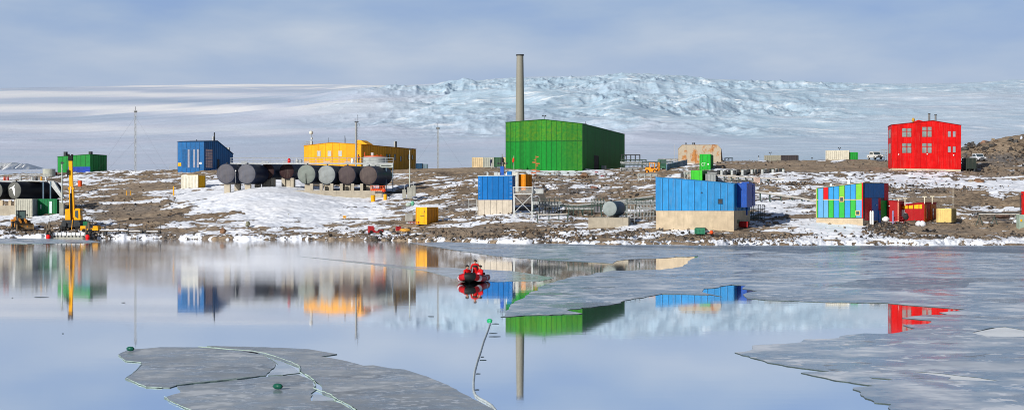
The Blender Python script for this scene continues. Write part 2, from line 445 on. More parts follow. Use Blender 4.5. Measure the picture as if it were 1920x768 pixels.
# rise in rows: gentle apron, then the flank, easing to the crest
ease = .10*sA+.90*(sA**1.55)
ease = np.where(sA > .86, ease+0*sA, ease)
ROWh = 326+(h1-326)*(1-(1-ease)**1.25)
Hh = CAMH+(HY-ROWh)*DD/FPX
Hcrest = CAMH+(HY-h1)*D1/FPX
Hsky = CAMH+(HY-k1)*D2/FPX
rowb = h1+(k1-h1)*sstep(0, 1, sB)**.8+1.6*np.sin(np.pi*np.clip(sB*3, 0, 1))
Hb = CAMH+(HY-rowb)*DD/FPX
HH = np.where(S > 1, Hb, Hh)
GX = (GP-960)*DD/FPX
rowv = HY-(HH-CAMH)*FPX/DD
# crevassed ice: strongest under the crest between columns 650 and 1500
rg = sstep(500, 960, GP+220*(fbm(GP/90, rowv/14, 71, 3)-.5))*(1-sstep(1350, 1750, GP)*.86)*sstep(290, 195, rowv+50*(fbm(GP/70, rowv/20, 81, 3)-.5))
rg = rg*(.55+.9*sstep(.42, .62, fbm(GX/260, DD/420, 31, 3)))
rg = np.clip(rg+.25*sstep(560, 700, GP)*sstep(186, 170, rowv), 0, 1.1)*np.where(S > 1, .35, 1)
warp = 60*fbm(GX/300, DD/300, 40, 2)
chop = (ridged(GX/130+warp/95, DD/200, 11, 4)-.64)*26+(ridged(GX/27, DD/52, 13, 4)-.6)*15*sstep(.42, .6, fbm(GX/180, DD/260, 73, 3))
chop = np.where(S > 1, 0, chop)
lump = ((fbm(GX/300, DD/420, 21, 3)-.5)*40+(ridged(GX/210, DD/330, 23, 3)-.6)*22)*sstep(480, 800, GP)*(1-.7*sstep(1300, 1600, GP))*sstep(300, 220, rowv)*(S <= 1)
rip = (fbm(GX/240, DD/70, 25, 4)-.5)*11*sstep(1300, 1600, GP)*sstep(310, 250, rowv)*(S <= 1)
soft = (fbm(GX/600, DD/330, 27, 4)-.5)*26*sstep(.25, .6, sA)
crest = .45+.55*sstep(1.0, .93, S)
HH = HH+rg*chop*sA*crest+lump*.8*crest*(1-sstep(1, 1.1, S))+rip+soft*(1-sstep(.9, 1, sA)*.6)
t = NT('glacier_ice'); geo = t.n('ShaderNodeNewGeometry'); P = geo.outputs['Position']
ra = t.n('ShaderNodeAttribute', attribute_name='rough').outputs['Fac']
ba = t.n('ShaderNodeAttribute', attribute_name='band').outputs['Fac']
mp1 = t.n('ShaderNodeMapping'); mp1.inputs['Scale'].default_value = (.6, 1.4, 1); t.l(P, mp1.inputs[0])
n1 = t.noise(mp1.outputs[0], .0035, 6, .6); n2 = t.noise(mp1.outputs[0], .03, 6, .7)
base_c = t.mix(t.mr(n1, .35, .65), (.50, .60, .74), (.60, .645, .77))
base_c = t.mix(t.math('MULTIPLY', ba, -1., clamp=True), base_c, (.36, .46, .60))  # cloud shadow and sunlit strips are painted into the ice colour
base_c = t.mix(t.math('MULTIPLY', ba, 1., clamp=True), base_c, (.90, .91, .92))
blue = t.mix(t.mr(n2, .42, .6), (.34, .52, .65), (.57, .68, .78))
blue = t.mix(t.mr(n2, .60, .66), blue, (.84, .9, .92))
f = t.math('MULTIPLY', ra, t.mr(n2, .3, .5, .35, 1.), clamp=True)
t.l(t.mix(f, base_c, blue), t.b.inputs['Base Color']); t.b.inputs['Roughness'].default_value = .75
bd = t.n('ShaderNodeBump', i_Distance=7., i_Strength=.4); t.l(n2, bd.inputs['Height']); t.l(bd.outputs[0], t.b.inputs['Normal'])
M_GLAC = t.m
# sun and cloud shadow painted as bands on the left plateau, bare blue ice low on the right
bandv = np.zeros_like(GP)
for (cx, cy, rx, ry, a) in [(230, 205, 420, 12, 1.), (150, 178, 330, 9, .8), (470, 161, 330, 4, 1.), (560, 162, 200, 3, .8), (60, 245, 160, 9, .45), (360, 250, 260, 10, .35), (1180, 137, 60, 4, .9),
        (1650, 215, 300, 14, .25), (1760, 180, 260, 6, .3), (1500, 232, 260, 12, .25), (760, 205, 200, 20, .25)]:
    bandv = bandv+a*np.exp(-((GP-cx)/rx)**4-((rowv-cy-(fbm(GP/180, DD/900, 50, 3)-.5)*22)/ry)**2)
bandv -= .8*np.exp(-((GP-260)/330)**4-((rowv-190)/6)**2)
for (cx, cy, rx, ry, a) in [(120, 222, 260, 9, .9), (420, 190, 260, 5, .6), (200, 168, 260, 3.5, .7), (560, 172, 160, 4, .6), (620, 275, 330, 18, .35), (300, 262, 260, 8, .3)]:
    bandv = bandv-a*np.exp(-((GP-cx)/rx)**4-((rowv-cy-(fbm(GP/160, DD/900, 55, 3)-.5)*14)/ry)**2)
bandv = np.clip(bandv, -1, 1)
rough = np.clip(rg*1.0+.45*sstep(1180, 1500, GP)*(S <= 1)*sstep(325, 290, rowv)+.3*np.exp(-((rowv-300)/16)**2)*(GP > 720)+.15*sstep(.5, .7, fbm(GX/500, DD/300, 60, 3)), 0, 1)
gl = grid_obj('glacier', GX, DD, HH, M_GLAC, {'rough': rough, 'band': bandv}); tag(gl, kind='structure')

# ------------------------------------------------------------------ water
t = NT('harbour_water'); geo = t.n('ShaderNodeNewGeometry'); P = geo.outputs['Position']
t.b.inputs['Base Color'].default_value = (.11, .15, .21, 1); t.b.inputs['IOR'].default_value = 4.2; t.b.inputs['Metallic'].default_value = 1.
mpw = t.n('ShaderNodeMapping'); mpw.inputs['Scale'].default_value = (.35, 1, 1); t.l(P, mpw.inputs[0])
w1 = t.noise(mpw.outputs[0], .5, 3, .5); w2 = t.noise(mpw.outputs[0], 3.2, 2, .5); w3 = t.noise(P, .022, 3, .5)
sy = t.n('ShaderNodeSeparateXYZ'); t.l(P, sy.inputs[0])
far = t.mr(sy.outputs[1], 95, 190)                                   # skin of new ice towards the shore: duller mirror
colm = t.math('DIVIDE', sy.outputs[0], sy.outputs[1])
lef = t.mr(colm, -.03, -.07)
skim = t.math('MULTIPLY', lef, t.mr(sy.outputs[1], 75, 125))
rr = t.math('ADD', t.math('ADD', .032, t.math('MULTIPLY', skim, t.mr(w3, .35, .65, .022, .065))), t.math('MULTIPLY', far, .012))
t.l(rr, t.b.inputs['Roughness'])
fm = t.math('MULTIPLY', far, t.mr(w3, .4, .62, .02, .18))
t.l(t.mix(fm, (.84, .88, .94), (.72, .77, .82)), t.b.inputs['Base Color'])
t.l(t.math('SUBTRACT', 1., t.math('MULTIPLY', fm, .35)), t.b.inputs['Metallic'])
hh = t.math('ADD', t.math('MULTIPLY', w1, 1.), t.math('MULTIPLY', w2, .12))
bd = t.n('ShaderNodeBump', i_Distance=.004, i_Strength=.3); t.l(hh, bd.inputs['Height']); t.l(bd.outputs[0], t.b.inputs['Normal'])
M_WATER = t.m
mb = MB(); mb.add([(-2500, -400, 0), (2500, -400, 0), (2500, 380, 0), (-2500, 380, 0)], [(0, 1, 2, 3)])
tag(mb.build('water', M_WATER, fix=False), kind='structure')

# ------------------------------------------------------------------ sea ice
def ice_mat(name, c0, c1, rough, snowy=.3, cracks=False, sc=1., wet=.0, wetc=(.08, .12, .17)):
    """young sea ice: mottled greys, frost flecks, wet mirror patches, healed cracks"""
    t = NT(name); geo = t.n('ShaderNodeNewGeometry'); P = geo.outputs['Position']
    a = t.noise(P, .06*sc, 5, .62); b = t.noise(P, .34*sc, 4, .6); c = t.noise(P, 1.3*sc, 3, .6); d = t.noise(P, .16*sc, 4, .6)
    col = t.mix(t.mr(b, .42, .57), c0, c1)
    col = t.mix(t.mr(a, .38, .66, 0, .65), col, tuple(v*.62 for v in c0))
    fl = t.math('MULTIPLY', t.mr(c, .545, .60), t.mr(d, .42, .56, .08, 1.))
    fl = t.math('MAXIMUM', fl, t.math('MULTIPLY', t.mr(b, .56, .62), t.mr(a, .55, .42, .15, .8)))
    fl = t.math('MULTIPLY', fl, snowy)
    col = t.mix(fl, col, (.78, .82, .87))
    wm_ = t.math('MULTIPLY', t.mr(d, .55, .60), wet)
    col = t.mix(wm_, col, wetc)
    if cracks:
        vo = t.n('ShaderNodeTexVoronoi', feature='DISTANCE_TO_EDGE', i_Scale=.17)
        wv = t.n('ShaderNodeVectorMath', operation='ADD'); t.l(P, wv.inputs[0])
        nn = t.n('ShaderNodeTexNoise', i_Scale=.4, i_Detail=3); t.l(P, nn.inputs[0])
        sc2 = t.n('ShaderNodeVectorMath', operation='SCALE', i_Scale=5.); t.l(nn.outputs[1], sc2.inputs[0]); t.l(sc2.outputs[0], wv.inputs[1])
        t.l(wv.outputs[0], vo.inputs['Vector'])
        ck = t.math('MULTIPLY', t.mr(vo.outputs[0], .004, .05, 1, 0), t.mr(d, .42, .58, 0, .55))
        col = t.mix(ck, col, tuple(v*.35 for v in c0))
    t.l(col, t.b.inputs['Base Color'])
    r_ = t.mr(b, .3, .65, rough*.6, min(.8, rough*1.7))
    rm = t.n('ShaderNodeMix', data_type='FLOAT'); t.l(wm_, rm.inputs[0]); t.l(r_, rm.inputs[2]); rm.inputs[3].default_value = .13
    rf = t.math('MAXIMUM', rm.outputs[0], t.math('MULTIPLY', fl, .6))
    t.l(rf, t.b.inputs['Roughness'])
    io = t.n('ShaderNodeMix', data_type='FLOAT'); t.l(wm_, io.inputs[0]); io.inputs[2].default_value = 1.33; io.inputs[3].default_value = 1.5; t.l(io.outputs[0], t.b.inputs['IOR'])
    bd = t.n('ShaderNodeBump', i_Distance=.012, i_Strength=.4); t.l(c, bd.inputs['Height']); t.l(bd.outputs[0], t.b.inputs['Normal'])
    return t.m
M_ICE_NEAR = ice_mat('young_grey_ice', (.24, .28, .32), (.42, .45, .47), .28, snowy=.45, cracks=True, sc=2.6)
M_ICE_FAR = ice_mat('frosted_sea_ice', (.21, .31, .43), (.60, .66, .73), .27, snowy=.95, wet=.8)
M_ICE_THIN = ice_mat('wet_thin_ice', (.30, .38, .47), (.50, .56, .63), .12, snowy=.4, wet=.5)
M_ICE_EDGE = paint('ice_edge', (.14, .19, .18), .5, .4, 3, streak=0)
from mathutils.geometry import tessellate_polygon
def ice(name, pts, mat, z=.025, jag=(5, .8), step=12, seed=1, holes=(), label=None, cat=None, group=None, kind=None, thick=.03, edge=None):
    rnd = random.Random(seed)
    def densify(P_, z):
        out = []; n = len(P_)
        for i in range(n):
            a, b = P_[i], P_[(i+1) % n]
            L = math.hypot(b[0]-a[0], (b[1]-a[1])*4); k = max(1, int(L/step))
            off = 0
            for j in range(k):
                t_ = j/k; off = off*.6+rnd.uniform(-1, 1)
                e = 1 if j else .3
                px = a[0]+(b[0]-a[0])*t_+off*jag[0]*e; py = a[1]+(b[1]-a[1])*t_+off*jag[1]*e*rnd.uniform(.2, 1)
                out.append((px, max(py, 446)))
        return [Vector((X(p, CAMH*FPX/(r-HY)), CAMH*FPX/(r-HY), z)) for p, r in out]
    loops = [densify(pts, z)]+[densify(h, z) for h in holes]
    vs = [v for lp in loops for v in lp]; n = len(vs)
    tris = tessellate_polygon(loops)
    mb = MB(); mb.add(vs+[Vector((v.x, v.y, z-thick)) for v in vs], tris, 0)
    o = 0
    for lp in loops:
        m = len(lp)
        for i in range(m): mb.f.append((o+i, o+(i+1) % m, n+o+(i+1) % m, n+o+i)); mb.m.append(1)
        o += m
    ob = mb.build(name, [mat, edge or M_ICE_EDGE], fix=True)
    if label: tag(ob, label, cat, group)
    if kind: tag(ob, kind=kind)
    return ob
FLOE = 'grey floes of young ice in the foreground'
ice('ice_floe', [(222, 665), (240, 656), (300, 651), (375, 651), (430, 656), (480, 661), (497, 668), (517, 683), (508, 693), (499, 704), (430, 712), (372, 718), (330, 723),
    (318, 727), (275, 726), (234, 710), (256, 694), (266, 682), (262, 679), (236, 677)], M_ICE_NEAR, seed=3, jag=(2.2, .5),
    label='left grey ice floe with a green buoy on its far corner', cat='ice floe', group=FLOE)
ice('ice_floe', [(332, 724), (430, 715), (503, 707), (560, 703), (588, 715), (594, 730), (582, 738), (584, 752), (625, 753), (640, 757), (662, 770), (668, 800), (560, 830), (430, 810), (372, 775), (345, 764),
    (308, 746), (338, 737), (338, 730)], M_ICE_NEAR, seed=5, jag=(2.2, .5), label='middle grey ice floe with a green buoy lying on it', cat='ice floe', group=FLOE)
ice('ice_floe', [(388, 649), (460, 650), (540, 653), (580, 655), (632, 664), (602, 668), (640, 675), (668, 682), (682, 686), (700, 685), (735, 691), (758, 693), (800, 706), (840, 722), (885, 748),
    (926, 768), (960, 800), (676, 800), (672, 770), (648, 755), (626, 745), (604, 738), (600, 720), (570, 700), (560, 688), (520, 674), (500, 667), (440, 656)], M_ICE_NEAR, seed=8, jag=(2.2, .5),
    label='right grey ice floe sweeping away to a long curved edge', cat='ice floe', group=FLOE)
def rim(floe, pts, r, lab=None):
    mb = MB(); rr = random.Random(len(pts)); P_ = []; rs = []
    for (p, q) in pts:
        D = CAMH*FPX/(q-HY); P_.append((X(p, D), D, .03)); rs.append(r*rr.uniform(.6, 1.2))
    P2 = []; R2 = []
    for i in range(len(P_)-1):
        for k in range(4):
            t_ = k/4; P2.append(tuple(P_[i][j]*(1-t_)+P_[i+1][j]*t_+(rr.uniform(-.02, .02) if j < 2 else 0) for j in range(3))); R2.append(rs[i]*rr.uniform(.7, 1.0))
    mb.tube(P2, R2, 6); o = mb.build('refrozen_rim', paint('rim_ice', (.40, .52, .46), .5, .2, 3, streak=0), floe); return o
FL = [o for o in bpy.data.objects if o.name.startswith('ice_floe')]; FL.sort(key=lambda o: o.name)
rim(FL[2], [(372, 650.5), (430, 655.5), (470, 658), (498, 663), (520, 670), (545, 679), (562, 687), (562, 697), (566, 702)], .02)
rim(FL[2], [(573, 702), (590, 713), (592, 724), (588, 728), (604, 734), (622, 741), (632, 750), (648, 757), (660, 764), (668, 772), (676, 785)], .022)
rim(FL[1], [(655, 765), (640, 756), (628, 752), (630, 748)], .022)
rim(FL[0], [(222, 666), (235, 677), (264, 680), (265, 685), (252, 698), (235, 709), (262, 721), (275, 726), (312, 727.5)]  , .012)
rim(FL[1], [(309, 744), (322, 755), (345, 764), (372, 775)], .012)
rim(FL[0], [(330, 722.5), (372, 717.5), (430, 711.5), (480, 706)], .012)
# bright brash in the lead between the floes
ice('brash_ice', [(506, 671), (530, 678), (552, 690), (563, 699), (530, 703), (503, 704), (512, 694), (521, 684)], M_ICE_THIN, z=.02, thick=.02, seed=9, jag=(2, .4),
    label='patch of pale thin ice refrozen between the two left floes', cat='thin ice')
ice('brash_ice', [(585, 739), (600, 740), (622, 747), (628, 751), (600, 752), (586, 751)], M_ICE_THIN, z=.02, thick=.02, seed=10, jag=(2, .4),
    label='small wet patch of thin ice beside the middle floe crack', cat='thin ice')
SHEET = [(770, 456), (850, 468), (930, 480), (1050, 489), (1150, 494), (1172, 487), (1240, 484), (1310, 480), (1290, 490), (1280, 500), (1238, 506), (1150, 507),
    (1062, 521), (1018, 536), (985, 555), (955, 577), (938, 594), (1000, 591), (1092, 588), (1060, 581), (1140, 572), (1165, 568), (1205, 558), (1240, 551), (1330, 552), (1352, 556), (1318, 546), (1320, 541), (1350, 537), (1372, 534), (1400, 535),
    (1390, 541), (1420, 546), (1392, 552), (1400, 559), (1440, 563), (1560, 567), (1660, 568), (1712, 573), (1810, 580), (1760, 586), (1778, 590), (1722, 592), (1690, 596), (1745, 601), (1740, 607), (1695, 610), (1715, 616),
    (1660, 626), (1620, 625), (1590, 628), (1570, 634), (1510, 636), (1500, 642), (1410, 648), (1410, 655), (1378, 661), (1440, 680), (1500, 690), (1556, 697), (1502, 699), (1560, 712), (1638, 724),
    (1600, 727), (1640, 755), (1670, 758), (1668, 768), (1690, 800), (1760, 900), (3400, 900), (3400, 447), (1900, 458), (1300, 458), (1100, 456), (950, 454), (870, 452)]
HOLES = [[(1712, 697), (1760, 700), (1800, 705), (1840, 709), (1875, 715), (1830, 714), (1775, 711), (1782, 708)],
         [(1822, 624), (1870, 614), (1885, 613), (1960, 626), (1960, 632), (1850, 631)], [(1630, 708), (1676, 711), (1660, 714), (1640, 712)]]
DARK_EDGE = paint('wet_ice_edge', (.05, .07, .07), .4, .3, 3, streak=0)
ice('sea_ice', SHEET, M_ICE_FAR, z=.025, seed=12, jag=(5.5, .75), step=11, edge=DARK_EDGE, holes=HOLES, kind='structure')
for i, h in enumerate(HOLES[:2]):
    ice('thin_ice', h, paint('white_slush', (.78, .82, .85), .5, .08, .6, streak=0), z=.012, thick=.01, seed=20+i, jag=(1, .2), kind='structure')
ice('thin_ice', [(560, 480), (640, 487), (780, 500), (850, 502), (960, 508), (1040, 520), (1010, 527), (960, 527), (925, 528), (870, 525), (815, 512), (800, 508), (700, 496)], M_ICE_THIN, z=.014, thick=.012, seed=31, jag=(6, .5), kind='structure')
ice('thin_ice', [(-300, 446), (60, 447), (170, 450), (190, 454), (130, 456), (60, 457), (-20, 456), (-300, 458)], M_ICE_FAR, z=.03, thick=.03, seed=33, jag=(6, .5), kind='structure')
# darker, smoother belt of ice lying off the right-hand shore
ice('thin_ice', [(1000, 458), (1300, 461), (1700, 462), (2400, 462), (2400, 478), (1900, 474), (1650, 468), (1500, 476), (1400, 468), (1200, 464)],
    ice_mat('dark_smooth_ice', (.09, .14, .21), (.17, .22, .29), .3, snowy=.3), z=.031, thick=.003, seed=35, jag=(10, .8), kind='structure')
ice('thin_ice', [(1540, 535), (1640, 520), (1760, 520), (1840, 528), (1800, 540), (1680, 545)],
    ice_mat('dark_smooth_ice_patch', (.16, .21, .28), (.26, .31, .38), .3, snowy=.6), z=.031, thick=.003, seed=37, jag=(12, 1), kind='structure')
# ================================================================== shared paints
DARK = paint('dark_steel', (.035, .04, .045), .6, .3)
STEEL = paint('galvanised_steel', (.42, .44, .44), .45, .15, 2, .3, .3)
GREYP = paint('grey_paint', (.42, .44, .43), .55)
WHITEP = paint('white_paint', (.78, .78, .75), .5, .08)
BLACK = paint('black_rubber', (.018, .018, .018), .8, .3, streak=0)
REDP = paint('red_paint', alb(215, 20, 20), .5)
ORANGE = paint('orange_paint', alb(235, 90, 40), .5)
YEL = paint('yellow_paint', alb(250, 175, 10), .5)
CONC = concrete(); CONCW = concrete('warm_concrete', (.48, .39, .27)); CONCG = concrete('grey_concrete', (.30, .30, .26))
def dk(c, k=.5): return tuple(v*k for v in c)

def wall(F_, root, name, prof, L, mats, gap=1.2, side_gap=None, zb=-1.6, ribw=.07, out=.035, zr=None, hband=None, ysides=(0, 1)):
    """a gable or mono-pitch shell: front outline prof [(x, z)...] from left eave to right eave, swept back L; seams stand proud"""
    x0, x1 = prof[0][0], prof[-1][0]
    zr = zb if zr is None else zr
    mb = MB(); mb.prism([(x0, zb)]+prof+[(x1, zb)], 0, L, 'y', 0)
    def top(x): return float(np.interp(x, [p[0] for p in prof], [p[1] for p in prof]))
    n = max(1, round((x1-x0)/gap))
    for i in range(n+1):
        x = x0+(x1-x0)*i/n; w = ribw/2
        xa, xb = max(x-w, x0), min(x+w, x1)
        mb.box(xa, -out, zr, xb, .02, min(top(xa), top(xb))-.02, 1)  # seam strips coloured dark in place of shadow in the panel gaps
    sg = side_gap or gap; m = max(1, round(L/sg))
    for j in range(1, m+1):
        y = L*j/m
        mb.box(x1-.02, y-ribw/2, zr, x1+out, y+ribw/2, top(x1)-.02, 1)
        mb.box(x0-out, y-ribw/2, zr, x0+.02, y+ribw/2, top(x0)-.02, 1)
    if hband:
        mb.box(x0+.01, -out-.005, hband-.06, x1-.01, .02, hband+.06, 1)
    return mb.build(name, mats, root)
def roof(root, prof, L, mat, over=.12, th=.12, snow=None):
    mb = MB(); up = [(p[0], p[1]+.01) for p in prof]
    up[0] = (up[0][0]-over, up[0][1]); up[-1] = (up[-1][0]+over, up[-1][1])
    poly = up+[(x, z+th) for x, z in up[::-1]]
    mb.prism(poly, -over, L+over, 'y', 0)
    return mb.build('roof', mat, root)
def plinth(root, x0, x1, y0, y1, z0, z1, mat, name='foundation', out=.05):
    mb = MB(); mb.box(x0-out, y0-out, z0, x1+out, y1+out, z1); return mb.build(name, mat, root)
def opening(root, x0, x1, z0, z1, name='window', gl=None, fr=None, face='f', y=0, bars=0, fw=.09, label=None, split=0):
    """framed opening on the front (face f, plane y) or right side (face s, plane x=y)"""
    fr = fr or WHITEP; gl = gl or glass()
    def B(mb, a, b, c, d, p0, p1, m):
        if face == 'f': mb.box(a, y-p1, c, b, y-p0, d, m)
        else: mb.box(y+p0, a, c, y+p1, b, d, m)
    mb = MB()
    B(mb, x0-fw, x0, z0-fw, z1+fw, -.02, .10, 0); B(mb, x1, x1+fw, z0-fw, z1+fw, -.02, .10, 0)
    B(mb, x0, x1, z0-fw, z0, -.02, .10, 0); B(mb, x0, x1, z1, z1+fw, -.02, .10, 0)
    for k in range(bars):
        zz = z0+(z1-z0)*(k+1)/(bars+1); B(mb, x0, x1, zz-.03, zz+.03, -.02, .085, 0)
    if split: xm = (x0+x1)/2; B(mb, xm-.05, xm+.05, z0, z1, -.02, .088, 0)
    w = mb.build(name, fr, root)
    mb = MB(); B(mb, x0, x1, z0, z1, -.02, .055, 0); mb.build('pane' if name == 'window' else 'leaf', gl, w)
    if label: w['label'] = label
    return w
def pipe_part(root, name, pts, r, mat, n=8):
    mb = MB(); mb.tube(pts, r, n); return mb.build(name, mat, root, smooth=True)
def railing(root, pts, h=1.0, gap=1.5, mat=None, name='railing', r=.035, rails=2):
    mb = MB(); mat = mat or STEEL
    for a, b in zip(pts[:-1], pts[1:]):
        a = Vector(a); b = Vector(b); n = max(1, round((b-a).length/gap))
        for i in range(n+1):
            p = a+(b-a)*i/n; mb.cyl(p, p+Vector((0, 0, h)), r, n=5)
        for k in range(rails):
            zz = Vector((0, 0, h*(k+1)/rails)); mb.cyl(a+zz, b+zz, r, n=5)
    return mb.build(name, mat, root)

# ================================================================== green powerhouse
gtop, gbot, gside = alb(90, 138, 8), alb(0, 138, 42), alb(20, 150, 60)
def green_mat():
    t = NT('green_cladding'); tc = t.n('ShaderNodeTexCoord').outputs['Object']
    s = t.n('ShaderNodeSeparateXYZ'); t.l(tc, s.inputs[0])
    q = t.math('FLOOR', t.math('DIVIDE', t.math('ADD', s.outputs[0], s.outputs[1]), 1.25))
    w = t.n('ShaderNodeTexWhiteNoise', noise_dimensions='1D'); t.l(q, w.inputs['W'])
    n1 = t.noise(tc, .28, 5, .6); n2 = t.noise(tc, 1.5, 5)
    # upper course and the sheets by the corner have weathered to a yellower green
    front = t.mr(s.outputs[1], .2, .1)
    f = t.math('MAXIMUM', t.mr(s.outputs[2], 7.15, 7.3, 0, .85), t.mr(s.outputs[0], -6.5, .2, 0, .75))
    f = t.math('MULTIPLY', t.math('MULTIPLY', f, t.mr(n1, .3, .6, .5, 1.)), front)
    c = t.mix(f, gbot, gtop)
    c = t.mix(t.mr(n2, .35, .7), c, tuple(v*.8 for v in gbot))
    c = t.mix(1., c, t.ramp(w.outputs[0], [(0, (.70, .72, .72)), (1, (1.15, 1.12, 1.1))]), 'MULTIPLY')
    t.l(c, t.b.inputs['Base Color']); t.b.inputs['Roughness'].default_value = .5; t.b.inputs['Specular IOR Level'].default_value = .12; return t.m
F_ = Fr(1092, 322, 14, 352)
b = F_.root('powerhouse', 'largest green metal building, windowless gable front with a dark side door', 'building')
W_ = F_.tx(948); L_ = F_.ty(1171); zl = F_.zx(230, W_); zr = F_.zx(232.5, 0); xm, zm = F_.fx(1020, 224.5)
prof = [(W_, zl), (xm, zm), (0, zr)]
GSEAM = paint('green_seam', dk(gbot, .28), .6)
wall(F_, b, 'wall', prof, L_, [green_mat(), GSEAM], 1.25, .75, hband=7.1)
roof(b, prof, L_, paint('roof_green', dk(gbot, .4), .5), .15, .14)
v0, z1 = F_.fy(1113.5, 291); v1, z0 = F_.fy(1122, 320)
opening(b, v0, v1, z0, z1, 'door', paint('door_void', (.02, .018, .018), .7), paint('door_frame_green', dk(gbot, .4)), 's', 0, fw=.08)
mb = MB(); x, z = F_.fx(1020, 218); mb.cyl((xm, .3, zm), (xm, .3, zm+.9), .06, n=6); mb.ball((xm-.35, .3, zm+.95), .16); mb.ball((xm+.3, .3, zm+.9), .18); mb.cyl((xm-.4, .3, zm+.9), (xm+.4, .3, zm+.9), .05, n=6)
mb.build('wind_gauge', DARK, b)
v = F_.ty(1101); mb = MB(); mb.cyl((-.4, v, zr), (-.4, v, zr+.9), .04, n=5); mb.cyl((-.7, v, zr+.35), (-.1, v, zr+.35), .04, n=5); mb.build('aerial', DARK, b)
# boxes and duct beside the side door
v, zz = F_.fy(1127, 320); mb = MB(); mb.box(.1, v, -.8, .9, v+2.2, 2.0); mb.build('plant_cabinet', GREYP, b)
v, zz = F_.fy(1132, 318); mb = MB(); mb.box(.1, v+2, -.8, .8, v+5, 1.3); mb.build('plant_cabinet', STEEL, b)
v = F_.ty(1095); mb = MB(); mb.cyl((.55, v, .45), (.55, F_.ty(1112), .45), .34, n=12); mb.build('duct', STEEL, b, True)
# turbine tower behind
D = 378; x = X(975, D); z = gz(975, D)-1.2; zt = Z(104.5, D)
b = thing('turbine_tower', 'tall tapering grey tower without blades rising behind the green powerhouse', 'tower', (x, D, z))
mb = MB(); h = zt-z; rings = 9
mb.tube([(0, 0, h*i/rings) for i in range(rings+1)], [1.28-.44*i/rings for i in range(rings+1)], 24)
mb.build('shaft', paint('tower_grey', (.23, .225, .19), .5, .06, .3, streak=.12), b, True)
mb = MB(); mb.cyl((0, 0, h-.02), (0, 0, h+.28), .98, n=24); mb.build('cap', DARK, b)
mb = MB(); mb.cyl((0, 0, -.4), (0, 0, 1.4), 2.2, n=24); mb.build('base', CONC, b)

# ================================================================== blue shed, far left
bl = alb(18, 102, 165); bs = alb(20, 92, 178)
F_ = Fr(382.5, 318.5, 15, 366)
b = F_.root('workshop', 'blue metal shed with a wide strip door and sloping rear roof', 'building')
W_ = F_.tx(333); L_ = F_.ty(436.5); zt = F_.zx(265.5, 0); zl = F_.zx(269, W_)
vk = F_.ty(407); zk = F_.zy(265.5, vk); ze = F_.zy(289, L_)
BM = paint('blue_cladding', bl, .5, .15, 1.2, streak=.3, panel=1.1); BSM = paint('blue_seam', dk(bl, .3), .6)
mb = MB(); mb.prism([(0, -3), (0, zt), (vk, zt+.4), (L_, ze), (L_, -3)], W_, 0, 'x', 0)
for i in range(7):
    x = W_-W_*i/6; mb.box(max(W_, x-.03), -.03, -2, min(0, x+.03), .02, zt-.1, 1)
for j in range(1, 15):
    v = L_*j/14; mb.box(-.02, v-.04, -3, .035, v+.04, float(np.interp(v, [0, vk, L_], [zt, zt+.4, ze]))-.05, 1)
mb.build('wall', [BM, BSM], b)
mb = MB(); mb.prism([(-.15, zt+.01), (vk, zt+.41), (L_+.2, ze+.01), (L_+.2, ze+.13), (vk, zt+.55), (-.15, zt+.14)], W_-.15, .15, 'x')
mb.build('roof', paint('roof_blue', dk(bl, .35)), b)
x0, z1 = F_.fx(342, 280); x1, z0 = F_.fx(373, 314)
o = opening(b, x0, x1, z0, z1, 'door', BM, BM, fw=.14)
mb = MB(); n = 9
for i in range(n):
    xa = x0+(x1-x0)*i/n; mb.box(xa, -.09, z0, xa+(x1-x0)/n*.96, -.056, z1, 1 if i in (3, 6, 8) else 0)
mb.build('strip', [paint('door_blue', dk(bl, .7)), paint('pale_strip', (.26, .27, .33), .6)], o)
v0, z1 = F_.fy(385, 279); v1, z0 = F_.fy(398, 315)
mb = MB()
for i in range(4):
    for j in range(7):
        a = v0+(v1-v0)*i/4; c = z0+(z1-z0)*j/7; mb.box(.02, a+.08, c+.05, .07, a+(v1-v0)/4-.08, c+(z1-z0)/7-.05)
mb.build('louvre_panel', paint('pink_grey', (.45, .34, .34)), b)
v = F_.ty(409); opening(b, v-.5, v+.5, F_.zy(318, v), F_.zy(299, v), 'door', DARK, BSM, 's', 0)
x, z = F_.fx(336, 309); mb = MB(); mb.box(x-.3, -.08, z-.3, x+.55, -.03, z+.5); mb.build('notice', YEL, b)
x, z = F_.fx(376, 306); mb = MB(); mb.box(x-.3, -.08, z-.2, x+.3, -.03, z+.25); mb.build('notice', WHITEP, b)
for p_, hgt, w_ in ((404.5, 1.0, .22), (407, 2.0, .16)):
    v = F_.ty(p_); mb = MB(); mb.cyl((-.7, v, zt+.3), (-.7, v, zt+.5+hgt), w_, n=10); mb.build('flue', DARK if hgt > 1.5 else STEEL, b, True)
for p_ in (426, 431): v = F_.ty(p_); mb = MB(); mb.box(-.6, v-.2, 3.0, -.1, v+.3, F_.zy(276, v)); mb.build('flue', GREYP, b)
railing(b, [(W_-2.6, 1, .2), (W_-.1, 1, .2)], 1.0, 1.2)
x = F_.tx(367); mb = MB(); mb.cyl((x, .5, zt), (x, .5, zt+.55), .1, n=6); mb.build('vent', DARK, b)

